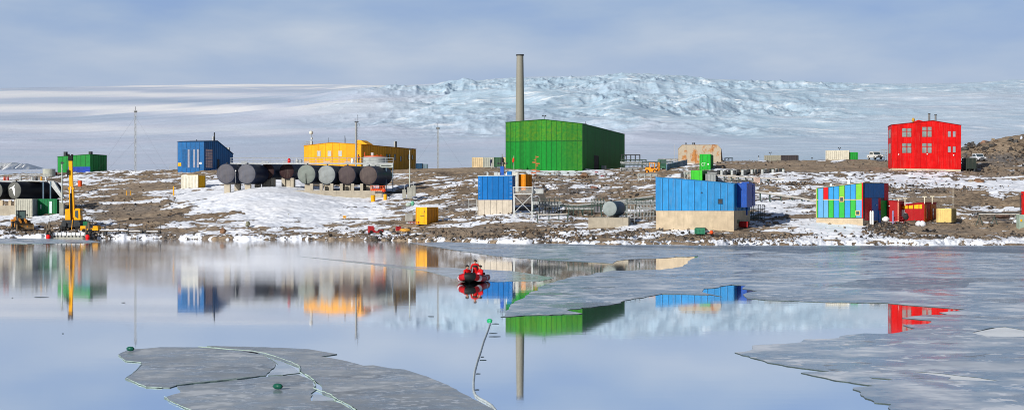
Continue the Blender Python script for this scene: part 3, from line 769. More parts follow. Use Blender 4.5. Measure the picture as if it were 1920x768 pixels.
# ================================================================== green shed, far left
F_ = Fr(169, 324, 12, 381); gg = alb(15, 140, 55)
b = F_.root('store_shed', 'green flat-roofed metal shed with a blue lower band', 'building')
W_ = F_.tx(108); L_ = F_.ty(200); zt = F_.zx(289.5, 0)
prof = [(W_, F_.zx(294, W_)), (0, zt)]
GM = paint('green_shed_cladding', gg, .5, .14, 1, streak=.2, panel=1.3)
wall(F_, b, 'wall', prof, L_, [GM, paint('green_shed_seam', dk(gg, .3))], 1.3, .9)
roof(b, prof, L_, paint('green_shed_roof', dk(gg, .35)), .1, .1)
mb = MB(); mb.box(W_+2.9, -.09, -1, 0.04, -.02, F_.zx(312.5, 0)); mb.build('lower_band', paint('blue_band', alb(18, 62, 160)), b)
for p_ in (119, 166): x = F_.tx(p_); mb = MB(); mb.box(x-.3, .6, zt-.7, x+.35, 1.5, zt+.75); mb.build('vent', DARK, b)

# ================================================================== yellow building
yc = alb(250, 172, 8); ys = alb(225, 150, 25)
F_ = Fr(677.5, 325, 19, 352)
b = F_.root('accommodation_block', 'long yellow metal building behind the tank row with radome on its roof end', 'building')
W_ = F_.tx(570); L_ = F_.ty(779.5); zt = F_.zx(271, 0); xr, zr_ = F_.fx(622, 267.5); zl = F_.zx(273.5, W_)
prof = [(W_, zl), (xr, zr_), (0, zt)]
wall(F_, b, 'wall', prof, L_, [paint('yellow_cladding', yc, .5, .1, .8, streak=.25, panel=1.2), paint('yellow_seam', dk(yc, .5))], 1.9, 1.0, zb=-3, ribw=.06)
roof(b, prof, L_, paint('yellow_roof', dk(yc, .55), .6), .12, .1)
for p_ in (598, 618, 638):
    x, z1 = F_.fx(p_-2.6, 283.5); x1, z0 = F_.fx(p_+2.6, 292.5); opening(b, x, x1, z0, z1, 'window', paint('blind', (.45, .46, .44), .4), GREYP)
for p_, a, c in ((725, 289, 297), (730, 289, 299), (740, 289, 300), (751, 293, 302), (766, 290, 299), (773, 291, 299)):
    v, z1 = F_.fy(p_-1.3, a); v1, z0 = F_.fy(p_+1.3, c); opening(b, v, v1, z0, z1, 'window', glass(), paint('brown_frame', (.12, .07, .03)), 's', 0, fw=.06)
mb = MB(); v = F_.ty(680); xx, zz = F_.fx(670, 264.5)
mb.prism([(xx-.6, zt+.05), (xx-.2, zz+.3), (xx+.6, zz+.2), (xx+2.3, zt+.05)], .5, 4, 'y'); mb.build('roof_dormer', paint('yellow_roof_light', yc), b)
for p_, hh, w_, mt in ((750.5, 2.4, .28, DARK), (754, .6, .2, DARK)):
    v = F_.ty(p_); z = F_.zy(280, v); mb = MB(); mb.cyl((-1.2, v, z-.3), (-1.2, v, z+hh-.4), w_, n=12); mb.build('flue', mt, b, True)
v = F_.ty(748.6); z = F_.zy(280, v); mb = MB(); mb.cyl((-1.2, v, z-.3), (-1.2, v, z+1.9), .2, n=12); mb.build('flue', GREYP, b, True)
x = F_.tx(580.5); z = F_.zx(272, x); zt2 = F_.zx(248.5, x)
mb = MB(); mb.ball((x, .8, zt2), .46, 0, 16, 10); mb.build('radome', paint('radome_white', (.62, .60, .52)), b, True)
mb = MB(); mb.cyl((x, .8, z-.2), (x, .8, zt2-.3), .1, n=8); mb.cbox(x, .8, z, .6, .5, 1.0); mb.cbox(x+.15, .8, z+1.3, .4, .3, .5); mb.build('radome_mast', GREYP, b)
railing(b, [(W_+.1, .3, zl), (W_+.1, 2, zl), (x-.3, 2, zl)], 1.1, .8)
railing(b, [(W_+.1, .3, zl), (x-.3, .3, zl)], 1.1, .6)
for p_, hh in ((614, 1.3), (645, 1.7), (646.5, 1.2)):
    x = F_.tx(p_); mb = MB(); mb.cyl((x, .5, zr_-.5), (x, .5, zr_-.1+hh), .035 if hh < 1.5 else .07, n=5); mb.build('whip_aerial', DARK, b)

# ================================================================== red building
rc_ = alb(212, 2, 4)
F_ = Fr(1671.8, 319, 8)
b = F_.root('living_quarters', 'bright red three-storey building with twin flues and paired windows', 'building')
W_ = F_.tx(1802); L_ = F_.ty(1665); zl = F_.zx(234.5, 0); xr, zr_ = F_.fx(1749, 226.5); ze = F_.zx(235.5, W_)
RM = paint('red_cladding', rc_, .5, .14, .8, streak=.28, panel=1.2); RS = paint('red_seam', dk(rc_, .62))
prof = [(0, zl), (xr, zr_), (W_, ze)]
zb_ = F_.zx(315, 0)
mb = MB(); mb.prism([(0, zb_), *prof, (W_, F_.zx(317.5, W_))], 0, L_, 'y', 0)
n = 12
for i in range(n+1):
    x = W_*i/n; mb.box(max(0, x-.02), -.02, zb_-.1, min(W_, x+.02), .01, float(np.interp(x, [0, xr, W_], [zl, zr_, ze]))-.06, 1)
for zz in (3.7, 7.2): mb.box(.01, -.018, zz-.02, W_-.01, .01, zz+.02, 1)
mb.build('wall', [RM, RS], b)
roof(b, prof, L_, paint('red_roof_trim', dk(rc_, .35)), .12, .1)
plinth(b, .1, W_-.1, .1, L_-.1, -3, zb_, CONCW)
xa_, xb_ = F_.tx(1714), F_.tx(1733); mb = MB(); mb.prism([(xa_, zr_-.8), (xa_, zr_-.1), (xa_+.9, zr_+.22), (xb_, zr_-.12), (xb_, zr_-.8)], -.03, 3, 'y'); mb.build('parapet', RM, b)
WG = paint('pale_window_blind', (.20, .24, .23), .3, .3, 1.2, streak=0); WF = paint('window_frame_red', dk(rc_, .8))
for (xa, xb) in ((1691.5, 1699.5), (1701, 1708.5), (1729, 1737), (1739, 1746.5)):
    for (ra, rb) in ((240.5 if xa < 1720 else 238, 256.5), (268.5, 286.5)):
        x0, z1 = F_.fx(xa, ra); x1, z0 = F_.fx(xb, rb); opening(b, x0, x1, z0, z1, 'window', WG, WF, fw=.06, bars=0)
        mb = MB(); q = z0+(z1-z0)*.62; mb.box(x0, -.1, q-.05, x1, -.05, q+.05); mb.build('glazing_bar', WF, b)
WG2 = paint('bright_window_blind', (.26, .27, .29), .25, .1, streak=0)
for (xa, xb) in ((1777, 1782.5), (1786.5, 1791.5)):
    for (ra, rb) in ((246, 256.5), (274.5, 285.5)):
        x0, z1 = F_.fx(xa, ra); x1, z0 = F_.fx(xb, rb); opening(b, x0, x1, z0, z1, 'window', WG2, WF, fw=.06)
# windows on the narrow left side
for (ra, rb) in ((243, 258), (269, 287)):
    v = 2.2; v1 = 5.6; zz1 = F_.zy(ra, v); zz0 = F_.zy(rb, v)
    mb = MB(); mb.box(-.06, v, zz0, .02, v1, zz1); o = mb.build('window', WG, b)
for p_, tp in ((1744, 213), (1756, 215)):
    x = F_.tx(p_); z = float(np.interp(x, [0, xr, W_], [zl, zr_, ze])); mb = MB(); mb.cyl((x, 1.5, z-.2), (x, 1.5, F_.zx(tp, x)), .22 if p_ < 1750 else .19, n=12)
    o = mb.build('flue', paint('flue_grey', (.16, .16, .16)), b, True)
    mb = MB(); mb.cyl((x, 1.5, F_.zx(tp, x)), (x, 1.5, F_.zx(tp, x)+.12), .27, n=12); mb.build('cowl', DARK, o)
x = F_.tx(1713.5); z = F_.zx(224.5, x); mb = MB(); mb.ball((x, 1, z), .42, 0, 14, 8, (.8, .8, 1.1)); mb.cyl((x, 1, z-1.2), (x, 1, z), .08, n=6); mb.build('dome_vent', paint('ochre', (.42, .26, .04)), b, True)
for p_, rw in ((1685, 289.5), (1788, 291), (1738.5, 289)):
    x, z = F_.fx(p_, rw); mb = MB(); mb.ball((x, -.1, z), .14); mb.build('wall_lamp', WHITEP, b, True)

# ================================================================== big blue building
b1 = alb(32, 136, 200); b2 = alb(6, 72, 160)
F_ = Fr(1376, 432, 20)
b = F_.root('desalination_building', 'long blue metal building on a tan concrete base near the shore', 'building')
W_ = F_.tx(1230); L_ = F_.ty(1406.5); zl = F_.zx(332.5, W_); zr_ = F_.zx(345, 0); zc = F_.zx(395, 0); zcl = F_.zx(391, W_)
mb = MB(); mb.box(W_, 0, -1.5, 0, L_, zc); o = mb.build('foundation', CONCW, b)
BM2 = paint('bright_blue_cladding', b1, .42, .16, .8, streak=.24, panel=.97); BS2 = paint('bright_blue_seam', dk(b1, .3))
prof = [(W_-.05, zl), (.05, zr_)]
mb = MB(); mb.prism([(W_-.05, zc+.004), *prof, (.05, zc+.004)], -.06, L_, 'y', 0); n = 12
for i in range(n+1):
    x = W_*(1-i/n); w = .025
    mb.box(x-w if i else x, -.10, zc+.06, x+w if i < n else x, -.055, float(np.interp(x, [W_, 0], [zl, zr_]))-.05, 1)
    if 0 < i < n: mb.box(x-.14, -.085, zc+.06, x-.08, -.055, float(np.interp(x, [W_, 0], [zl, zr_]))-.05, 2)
for j in range(1, 12): v = L_*j/12; mb.box(.03, v-.05, zc+.05, .09, v+.05, zr_-.03, 1)
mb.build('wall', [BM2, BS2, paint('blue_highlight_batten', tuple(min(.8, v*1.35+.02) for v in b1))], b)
roof(b, prof, L_, paint('blue_roof', dk(b1, .75), .5), .1, .09)
x0, z1 = F_.fx(1347.5, 373.5); x1, z0 = F_.fx(1354.5, 381)
opening(b, x0, x1, z0, z1, 'vent_grille', DARK, BS2, y=-.06)
x, z = F_.fx(1316, 361); mb = MB(); mb.cyl((x, -.25, z), (x, -.05, z), .09, n=8); mb.build('outlet', DARK, b)
DB = paint('deep_blue_paint', (.003, .06, .32), .4, .12)
for a, c, r0, r1, w_ in ((1381, 1389, 343, 388, 1.5), (1389.5, 1394, 341, 386, 1.2), (1396, 1398.5, 342, 388, 1.0), (1400, 1404, 344, 386, 1.0)):
    v, z1 = F_.fy(a, r0); v1, z0 = F_.fy(c, r1); mb = MB(); mb.box(.06, v, z0, w_, min(v1, L_-.1), z1); mb.build('duct', DB, b)
v = F_.ty(1394); mb = MB(); mb.cyl((.5, v, 2.2), (.5, v, zc-.3+1), .13, n=8); mb.build('downpipe', DB, b, True)
v0, z1 = F_.fy(1382.5, 412); v1, z0 = F_.fy(1386, 418); mb = MB(); mb.box(0, v0, z0, .08, v1, z1); mb.build('grille', paint('dull_green', (.10, .14, .08)), b)

# ================================================================== small blue building
F_ = Fr(960, 403.5, 5, 257)
b = F_.root('pump_house', 'small blue metal building on pale concrete panels beside a steel platform', 'building')
W_ = F_.tx(896.5); L_ = F_.ty(965.8); zl = F_.zx(330.5, W_); zr_ = F_.zx(329.5, 0); zc = F_.zx(374.5, 0)
mb = MB(); mb.box(W_-.1, 0, -.9, 0, L_, zc)
for i in range(6): x = W_+(0-W_)*i/5.5; mb.box(x-.03, -.02, -.9, x+.03, .01, zc-.03, 1)
mb.build('foundation', [concrete('pale_concrete', (.52, .46, .37)), paint('joint', (.2, .18, .15))], b)
c_ = alb(10, 112, 188); BM3 = paint('mid_blue_cladding', c_, .42, .08, .8, streak=.1, panel=1.05)
prof = [(W_, zl), (.05, zr_)]
mb = MB(); mb.prism([(W_, zc+.004), *prof, (.05, zc+.004)], -.05, L_, 'y', 0)
for i in range(6):
    x = W_+.7+(-.7-W_)*i/5.6; mb.box(x-.03, -.085, zc+.03, x+.03, -.045, zl-.05, 1)
for j in range(1, 6): v = L_*j/6; mb.box(.04, v-.04, zc+.03, .085, v+.04, zr_-.05, 1)
mb.build('wall', [BM3, paint('mid_blue_seam', dk(c_, .3))], b)
mb = MB()
for xx in (W_+.3, -.3, -.12):
    for k in range(6): mb.ball((xx, -.07, zc+.5+k*.62), .045, 0, 6, 4)
mb.build('rivets', WHITEP, b)
roof(b, prof, L_, paint('pale_roof', (.42, .52, .58)), .08, .12)
x = F_.tx(940); z = F_.zx(310, x); mb = MB(); mb.box(x-.28, 1.2, zr_, x+.28, 1.75, z-.1); mb.box(x-.4, 1.1, zr_+.1, x+.4, 1.85, zr_+.3); mb.build('roof_stack', paint('stack_blue', alb(30, 90, 180)), b)
mb = MB(); mb.cyl((x, 1.5, z), (x, 1.5, F_.zx(288, x)), .05, n=5); mb.cyl((x-.75, 1.5, z+.35), (x+.75, 1.5, z+.35), .06, n=5)
for q in (-.7, -.3, .35, .75): mb.ball((x+q, 1.5, z+.4), .17, 0, 8, 6)
mb.build('weather_sensors', DARK, b)
for p_, w_ in ((928, .5), (934, .4), (950, .45), (913, .3)):
    x = F_.tx(p_); mb = MB(); mb.cbox(x, 1.2, zr_+.1, w_, .5, .5); mb.build('roof_vent', GREYP if p_ != 950 else WHITEP, b)
x = F_.tx(955.5); mb = MB(); mb.box(x-.45, .1, zr_+.1, x+.3, 1.2, zr_+.75); mb.build('roof_hatch', BM3, b)
x = F_.tx(894); railing(b, [(x-1.4, .5, .5), (x-.1, .5, .5)], 2.2, .9, GREYP, 'side_stair', .05, 3)

# grey plant box, orange container, steel platform
F2 = Fr(972, 356, 6)
b = F2.root('plant_cabinet', 'tall pale grey box between blue pump house and orange container', 'cabinet')
mb = MB(); x0 = F2.tx(959); z = F2.zx(322.5, 0); mb.box(x0, 0, -1.5, 0, 1.6, z); mb.build('casing', paint('pale_box', (.5, .5, .45)), b)
mb = MB(); mb.box(-.25, -.06, -1, -.1, 0, z-.1); mb.build('conduit', GREYP, b)
def container(name, label, Fq, pl, pt, row_t, cols, cat='container', group=None, ends=True, rib=.42, zb=-.02, row_l=None, roofc=None, doors='s', feet=True):
    """freight box: corrugated sides, corner posts, a pair of doors on one end"""
    b = Fq.root(name, label, cat, group)
    x0 = Fq.tx(pl); L = Fq.ty(pt) if pt is not None else 2.4
    zt = Fq.zx(row_t, 0)
    cf, cs = cols
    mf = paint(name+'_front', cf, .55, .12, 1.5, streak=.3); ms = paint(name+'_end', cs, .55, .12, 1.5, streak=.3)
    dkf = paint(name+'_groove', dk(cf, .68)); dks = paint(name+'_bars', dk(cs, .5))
    mb = MB(); mb.box(x0, 0, zb, 0, L, zt, 0)
    n = max(2, round(-x0/rib))
    for i in range(n): x = x0+(-x0)*(i+.5)/n; mb.box(x-.05, -.03, zb+.15, x+.05, .01, zt-.15, 1)
    for (x, y) in ((x0, 0), (0, 0), (x0, L), (0, L)): mb.cbox(x, y, zb-.01, .14, .14, zt-zb+.03, 0)
    mb.build('body', [mf, dkf], b)
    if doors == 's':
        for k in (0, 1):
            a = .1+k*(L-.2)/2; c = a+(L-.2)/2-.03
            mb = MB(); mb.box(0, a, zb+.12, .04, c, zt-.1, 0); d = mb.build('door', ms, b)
            mb = MB()
            for q in (.3, .75): y = a+(c-a)*q; mb.cyl((.07, y, zb+.2), (.07, y, zt-.15), .025, n=5)
            mb.build('lock_rod', dks, d)
    mb = MB(); mb.box(x0, 0, zt+.002, 0, L, zt+.04); mb.build('roof', roofc or paint(name+'_roof', dk(cf, .8)), b)
    if feet:
        for x in (x0+.3, -.3): mb = MB(); mb.box(x-.12, .1, zb-.8, x+.12, L-.1, zb-.01); mb.build('bearer', DARK, b)
    return b
oc = alb(225, 140, 10)
container('shipping_container', 'orange container standing above the steel platform by the blue pump house', Fr(985, 356, 30), 972.5, 996.5, 327, (oc, oc))
PSTEEL = paint('platform_steel', (.46, .48, .47), .5, .1)
F3 = Fr(998, 405, 4, 250)
b = F3.root('access_platform', 'raised pale steel platform with mesh railing and cross-braced legs', 'platform')
x0 = F3.tx(962); zd = F3.zx(362.5, 0)
mb = MB(); mb.box(x0, 0, zd-.18, 0, 2.4, zd); mb.build('deck', PSTEEL, b)
for (x, y) in ((x0+.08, .08), (-.08, .08), (x0+.08, 2.3), (-.08, 2.3)):
    mb = MB(); mb.cbox(x, y, -1.2, .14, .14, zd+1.02); mb.build('leg', PSTEEL, b)
for (a, c) in (((x0+.1, .06, zd-.3), (-.1, .06, .5)), ((-.1, .06, zd-.3), (x0+.1, .06, .5)), ((x0, .06, .45), (0, .06, .45))):
    mb = MB(); mb.cyl(a, c, .06, n=6); mb.build('brace', PSTEEL, b)
railing(b, [(x0, 0, zd), (0, 0, zd), (0, 2.4, zd)], 1.05, .16, PSTEEL, 'railing', .022, 2)
mb = MB(); mb.box(x0-.05, -.03, zd+.98, .05, .05, zd+1.1); mb.box(x0-.03, -.02, zd, x0+.08, .06, zd+1.1); mb.box(-.08, -.02, zd, .03, .06, zd+1.1); mb.build('top_rail', PSTEEL, b)

# ================================================================== multicoloured building
F_ = Fr(1618, 421, 35, 228)
b = F_.root('recreation_hut', 'patchwork building of blue, green and red panels on a tan base', 'building')
W_ = F_.tx(1530.5); L_ = F_.ty(1666); zl = F_.zx(352.5, W_); zr_ = F_.zx(342.5, 0); zc = F_.zx(408.5, 0); zcl = F_.zx(408.5, W_)
zc = min(zc, zcl)
mb = MB(); mb.box(W_, 0, -1.2, 0, L_, zc); mb.build('foundation', CONCW, b)
PB, PG, PR, PL, PY2, PC, PD = (paint('panel_'+n_, c, .45, .07, 1, streak=.08) for n_, c in (('blue', alb(52, 150, 212)), ('green', alb(52, 178, 68)), ('red', alb(232, 15, 25)),
    ('lime', alb(118, 195, 60)), ('cream', alb(225, 190, 130)), ('pale_blue', alb(98, 165, 215)), ('seam', (.02, .06, .06))))
DKB, DKR, DKG = paint('panel_deep_blue', (.01, .17, .50)), paint('panel_deep_red', (.55, .008, .02)), paint('panel_deep_green', (.01, .38, .06))
PM = [PB, PG, PR, PL, PY2, PC, PD, DKB, DKR, DKG]
prof = [(W_, zl), (0, zr_)]
def tz(x): return zl+(zr_-zl)*(x-W_)/(0-W_)
mb = MB(); mb.prism([(W_, zc+.004), *prof, (0, zc+.004)], -.02, L_, 'y', 6)
edges = [1530.5, 1534, 1544, 1553.5, 1563.5, 1573.5, 1584, 1594.5, 1605, 1616.5]
topc = [1, 5, 2, 0, 0, 3, 0, 0, 3]; botc = [1, 5, 5, 1, 0, 1, 0, 1, 5]
rs = 374
for i in range(9):
    xa, xb = F_.tx(edges[i])+.05, F_.tx(edges[i+1])-.05
    zs = F_.zx(rs, (xa+xb)/2)
    if i == 1: mb.prism([(xa, zc+.1), (xa, tz(xa)-.1), (xb, tz(xb)-.1), (xb, zc+.1)], -.06, -.01, 'y', 5); continue
    mb.prism([(xa, zs+.06), (xa, tz(xa)-.1), (xb, tz(xb)-.1), (xb, zs+.06)], -.06, -.01, 'y', topc[i])
    mb.prism([(xa, zc+.1), (xa, zs-.06), (xb, zs-.06), (xb, zc+.1)], -.06, -.01, 'y', botc[i])
mb.box(W_, -.05, F_.zx(rs, 0)-.05, -.06, -.015, F_.zx(rs, 0)+.05, 4)
mb.box(-.14, -.09, zc, .02, .02, zr_, 2)
mb.box(W_-.02, -.09, zc, W_+.08, .02, zl, 4)
# side: deep blue head, red, blue and green below
def sp(pa, pb, ra, rb, m, o=.05):
    va, vb = F_.ty(pa), F_.ty(pb); mb.box(0, va, F_.zy(rb, va), o, vb-.03, F_.zy(ra, va), m)
zt_ = 344
for a, c in ((1621, 1628), (1628, 1637), (1637, 1648), (1648, 1657.5)): sp(a, c, zt_, 370.5, 7)
sp(1657.5, 1665.5, zt_, 375, 8); sp(1621, 1634, 371, 413, 8); sp(1634, 1646.5, 371, 413, 7); sp(1646.5, 1651, 371, 413, 8); sp(1651, 1665.5, 376, 413, 9, .045)
mb.build('wall', PM, b)
roof(b, prof, L_, paint('cream_roof', (.5, .45, .35)), .08, .07)
for (pa, pb, ra, rb) in ((1576, 1581.5, 370, 377), (1606, 1612, 395.5, 402.5)):
    x0, z1 = F_.fx(pa, ra); x1, z0 = F_.fx(pb, rb); opening(b, x0, x1, z0, z1, 'window', glass(), PY2, y=-.05, fw=.1)
for p_, hh in ((1556, .45), (1589, .7)): x = F_.tx(p_); mb = MB(); mb.cbox(x, .6, tz(x), .35, .35, hh); mb.build('roof_vent', WHITEP, b)
va, vb = F_.ty(1645), F_.ty(1650.5); mb = MB(); mb.box(.05, va+.3, .1, .12, vb, 2.1); mb.build('door', DKB, b)
v = F_.ty(1642); z = F_.zy(384, v); mb = MB(); mb.ball((.15, v, z), .1); mb.build('wall_lamp', WHITEP, b, True)
v = F_.ty(1648.5); opening(b, v-.25, v+.25, 1.5, 2.3, 'window', glass(), DKR, 's', .06, fw=.05)
for q in (1632.5, 1636.5):
    D = F_.D+F_.ty(1633)*F_.c-1.2; x = X(q, D); g = gz(q, D)
    o = thing('gas_cylinder', 'left white gas cylinder against the red side wall' if q < 1635 else 'right white gas cylinder against the red side wall', 'gas cylinder', (x, D, Z(414.5, D)), 0, 'white gas cylinders by the patchwork hut')
    mb = MB(); mb.tube([(0, 0, -.6), (0, 0, 1.35), (0, 0, 1.5), (0, 0, 1.56)], [.15, .15, .1, .05], 10); mb.build('bottle', WHITEP, o, True)
    mb = MB(); mb.cyl((0, 0, 1.56), (0, 0, 1.68), .04, n=6); mb.build('valve', DARK, o)
HUTR = paint('hut_red', alb(170, 8, 18), .5, .1, streak=.1)
# red annex and the red-and-yellow hut
D = F_.D+L_*F_.c
F5 = Fr(1685.5, 414, 26)
b = F5.root('entry_annex', 'low plain red annex joining the patchwork building', 'building')
x0 = F5.tx(1664); z0_, z1_ = F5.zx(376.5, x0), F5.zx(378.5, 0)
mb = MB(); mb.prism([(x0, -1.5), (x0, z0_), (0, z1_), (0, -1.5)], 0, 4); mb.build('wall', HUTR, b)
mb = MB(); mb.box(-.2, -.05, -.8, .02, .02, z1_); mb.build('corner_trim', paint('pink_trim', (.5, .18, .12)), b)
mb = MB(); mb.prism([(x0, z0_+.01), (0.1, z1_+.01), (.1, z1_+.1), (x0, z0_+.1)], -.1, 4.1); mb.build('roof', HUTR, b)
x, z = F5.fx(1667.5, 386); mb = MB(); mb.ball((x, -.1, z), .1); mb.build('wall_lamp', WHITEP, b, True)
F6 = Fr(1733, 414.5, 33)
b = F6.root('field_hut', 'low red hut with a band of yellow panels under its eave', 'building')
x0 = F6.tx(1686); L_ = F6.ty(1756); zl = F6.zx(384.5, x0); zr_ = F6.zx(380, 0)
mb = MB(); mb.prism([(x0, -1.2), (x0, zl), (0, zr_), (0, -1.2)], 0, L_, 'y', 0)
YH = paint('hut_yellow', alb(255, 190, 10)); YS = paint('hut_orange', alb(200, 110, 15))
for a, c in ((1686.5, 1692), (1694, 1702), (1704, 1712), (1714, 1722.5), (1724, 1729)):
    xa, xb = F6.tx(a), F6.tx(c); zz = F6.zx(391, xb)
    za, zb2 = zl+(zr_-zl)*(xa-x0)/(-x0), zl+(zr_-zl)*(xb-x0)/(-x0)
    mb.prism([(xa, zz), (xa, za-.2), (xb, zb2-.2), (xb, zz)], -.05, .01, 'y', 1)
for a, c, r0_, m in ((1731, 1737, 382, 2), (1744.5, 1755, 382, 2)):
    va, vb = F6.ty(max(a, 1733.6)), F6.ty(c); mb.box(0, va, -.6, .05, vb, F6.zy(r0_, va)-.1, m)
mb.build('wall', [HUTR, YH, YS], b)
roof(b, [(x0, zl), (0, zr_)], L_, HUTR, .12, .1)
x0_, z1 = F6.fx(1687, 393); x1_, z0 = F6.fx(1697, 405.5); opening(b, x0_, x1_, z0, z1, 'door', WHITEP, HUTR, fw=.05)
for a, c in ((1735, 1738), (1747, 1750.5)): v0, v1 = F6.ty(a), F6.ty(c); opening(b, v0, v1, .4, F6.zy(391, v0), 'window', glass(), HUTR, 's', .05, fw=.04)
for p_, rw, D in ((1685, 373, 235.5), (1697, 372.5, 235), (1733.5, 369.5, 231.5), (1748, 369, 233)):
    o = thing('roof_aerial', {1685: 'leftmost cream T-shaped aerial over the red annex', 1697: 'second cream T-shaped aerial over the red hut', 1733.5: 'third cream T-shaped aerial, left of the last', 1748: 'rightmost cream T-shaped aerial over the orange wall'}[p_],
              'aerial', (X(p_, D), D, Z(384 if p_ < 1720 else 380.5, D)), 0, 'T-shaped aerials over the red hut')
    h = Z(rw, D)-Z(384 if p_ < 1720 else 380.5, D)
    mb = MB(); mb.cyl((0, 0, -.1), (0, 0, h), .07, n=6); mb.build('post', paint('cream_steel', (.75, .70, .55)), o)
    mb = MB(); mb.box(-.32, -.08, h, .32, .08, h+.14); mb.build('crossbar', paint('cream_steel', (.75, .70, .55)), o)
cr = alb(238, 208, 130)
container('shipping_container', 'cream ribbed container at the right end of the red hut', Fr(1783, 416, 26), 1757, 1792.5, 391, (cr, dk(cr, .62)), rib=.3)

# ================================================================== rusty shed
F_ = Fr(1352, 305, 8, 349)
b = F_.root('rusty_shed', 'pale grey shed with chamfered roof edges streaked with orange rust', 'building')
W_ = F_.tx(1271.5); zt = F_.zx(271.5, 0); ze = F_.zx(279.5, 0); L_ = F_.ty(1360)
RUS = rusty('rusted_cladding', (.42, .36, .27), (.48, .20, .05), .6)
prof = [(W_, ze), (W_+.85, zt), (-.85, zt), (0, ze)]
wall(F_, b, 'wall', prof, L_, [RUS, rusty('rusted_seam', (.3, .28, .25), (.35, .14, .04), .7)], 2.1, 1.5, ribw=.05)
roof(b, prof, L_, RUS, .08, .06)
for p_ in (1299, 1302, 1286): x = F_.tx(p_); mb = MB(); mb.cyl((x, 1, zt), (x, 1, zt+.4), .12, n=8); mb.ball((x, 1, zt+.42), .17, 0, 8, 6); mb.build('roof_vent', DARK, b)
gcn = alb(30, 175, 50)
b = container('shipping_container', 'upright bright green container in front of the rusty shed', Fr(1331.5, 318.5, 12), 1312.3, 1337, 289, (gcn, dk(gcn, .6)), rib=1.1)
mb = MB()
for (xa, xb, za, zb_) in ((-1.8, -1.72, .9, 1.5), (-1.8, -1.4, 1.42, 1.5), (-1.8, -1.4, .9, .98), (-1.3, -1.24, .9, 1.5), (-1.3, -1.0, 1.42, 1.5), (-.55, -.3, 1.1, 1.4)): mb.box(xa, -.06, za, xb, -.035, zb_)
mb.build('white_marking', WHITEP, b)
g2 = alb(60, 195, 50)
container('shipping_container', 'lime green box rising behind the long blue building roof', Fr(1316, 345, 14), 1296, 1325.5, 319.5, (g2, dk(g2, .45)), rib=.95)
container('plant_cabinet', 'grey cabinet standing right of the lime green box', Fr(1341, 345, 8), 1323.5, 1345, 326, (alb(150, 155, 155), (.1, .1, .1)), cat='cabinet', rib=.6)
# containers along the ridge
tn = alb(222, 200, 160); gy = alb(178, 182, 172)
RG = 'containers set along the ridge line'
container('shipping_container', 'tan container left of the grey one on the centre ridge', Fr(905, 313.5, 4, 359), 885.5, 906.5, 295, (tn, tn), group=RG, rib=.5)
container('shipping_container', 'pale grey container between tan and green ones on the centre ridge', Fr(925.5, 313.5, 4, 358), 906, 926.5, 295, (gy, gy), group=RG, rib=.5)
container('shipping_container', 'dull green container behind flags on the centre ridge', Fr(941, 312.5, 4, 358), 927, 942, 295, (alb(60, 100, 75),)*2, group=RG, rib=.5)
container('shipping_container', 'tan container half hidden by the green powerhouse corner', Fr(956, 312.5, 4, 358.5), 942, 957, 295, (tn, tn), group=RG, rib=.5)
gk = alb(148, 146, 132)
b = container('shipping_container', 'grey container with small sensors on its roof, left of the black one', Fr(1464.5, 304, 14, 352), 1433.5, None, 291, (gk, gk), group=RG, rib=.5, doors='')
def horn(b, x, z):
    mb = MB(); mb.cyl((x, .6, z), (x, .6, z+.45), .04, n=6); mb.cyl((x-.3, .6, z+.75), (x, .6, z+.4), .1, .05, n=8); mb.cyl((x+.3, .6, z+.75), (x, .6, z+.4), .1, .05, n=8); mb.build('horn_sensor', DARK, b)
horn(b, -2.5, 1.6)
container('shipping_container', 'black container with a white hatch on the right-hand ridge', Fr(1495.5, 304, 14, 351), 1465, None, 290.8, ((.035, .03, .035),)*2, group=RG, rib=.5, doors='')
b = container('shipping_container', 'long off-white container left of the small green one', Fr(1591.5, 299.5, 14, 352), 1548.5, None, 282, (alb(215, 210, 192),)*2, group=RG, rib=.42, doors='')
horn(b, -2.1, 2.15)
container('shipping_container', 'short green container at the end of the off-white one', Fr(1607.5, 299.5, 14, 352), 1592.3, None, 285.5, (alb(20, 150, 50),)*2, group=RG, rib=.5, doors='')
b = container('shipping_container', 'small navy container just past the yellow building', Fr(791, 316, 4, 372), 780, 793, 306.5, (alb(30, 75, 110),)*2, group=RG, rib=.5)
container('shipping_container', 'pale grey box beside the navy container past the yellow building', Fr(801, 316, 4, 372), 793.5, 802, 307.5, (alb(120, 145, 160),)*2, group=RG, rib=.5)
c1 = alb(225, 222, 205)
b = container('shipping_container', 'cream container with a yellow end on the brown ground', Fr(371, 354.5, 25), 340.3, 385, 328, (c1, alb(240, 180, 20)), rib=.4, roofc=paint('tan_yellow_roof', (.65, .45, .12)))
yc1 = alb(252, 180, 5)
b = container('shipping_container', 'bright yellow container alone near the shoreline', Fr(800, 420, 20, 251), 780.5, 821, 388.5, (yc1, alb(235, 150, 5)), rib=1.3)
mb = MB()
for q in (-1.15, -.98, -.78, -.62, -.5): mb.box(q, -.05, 1.3, q+.1, -.035, 1.4)
mb.box(-.4, -.06, 1.95, -.34, -.035, 2.2); mb.build('stencil', DARK, b)
container('shipping_container', 'pale grey ribbed container beside the green one below the fuel tanks', Fr(60, 407.5, 0), 29.5, 71, 373, (alb(195, 195, 180), alb(140, 150, 155)), rib=.35)
gd = alb(10, 115, 65)
b = container('shipping_container', 'dark green container with white placards below the fuel tanks', Fr(106, 403.5, 10), 71.5, 110, 373, (gd, dk(gd, .8)), rib=.5)
mb = MB(); x = b; mb.box(-1.4, -.07, .4, -.9, -.03, 2.6); mb.box(-3.2, -.07, 1.2, -3.0, -.03, 2.0); mb.build('placard', paint('pale_placard', (.5, .6, .6)), b)
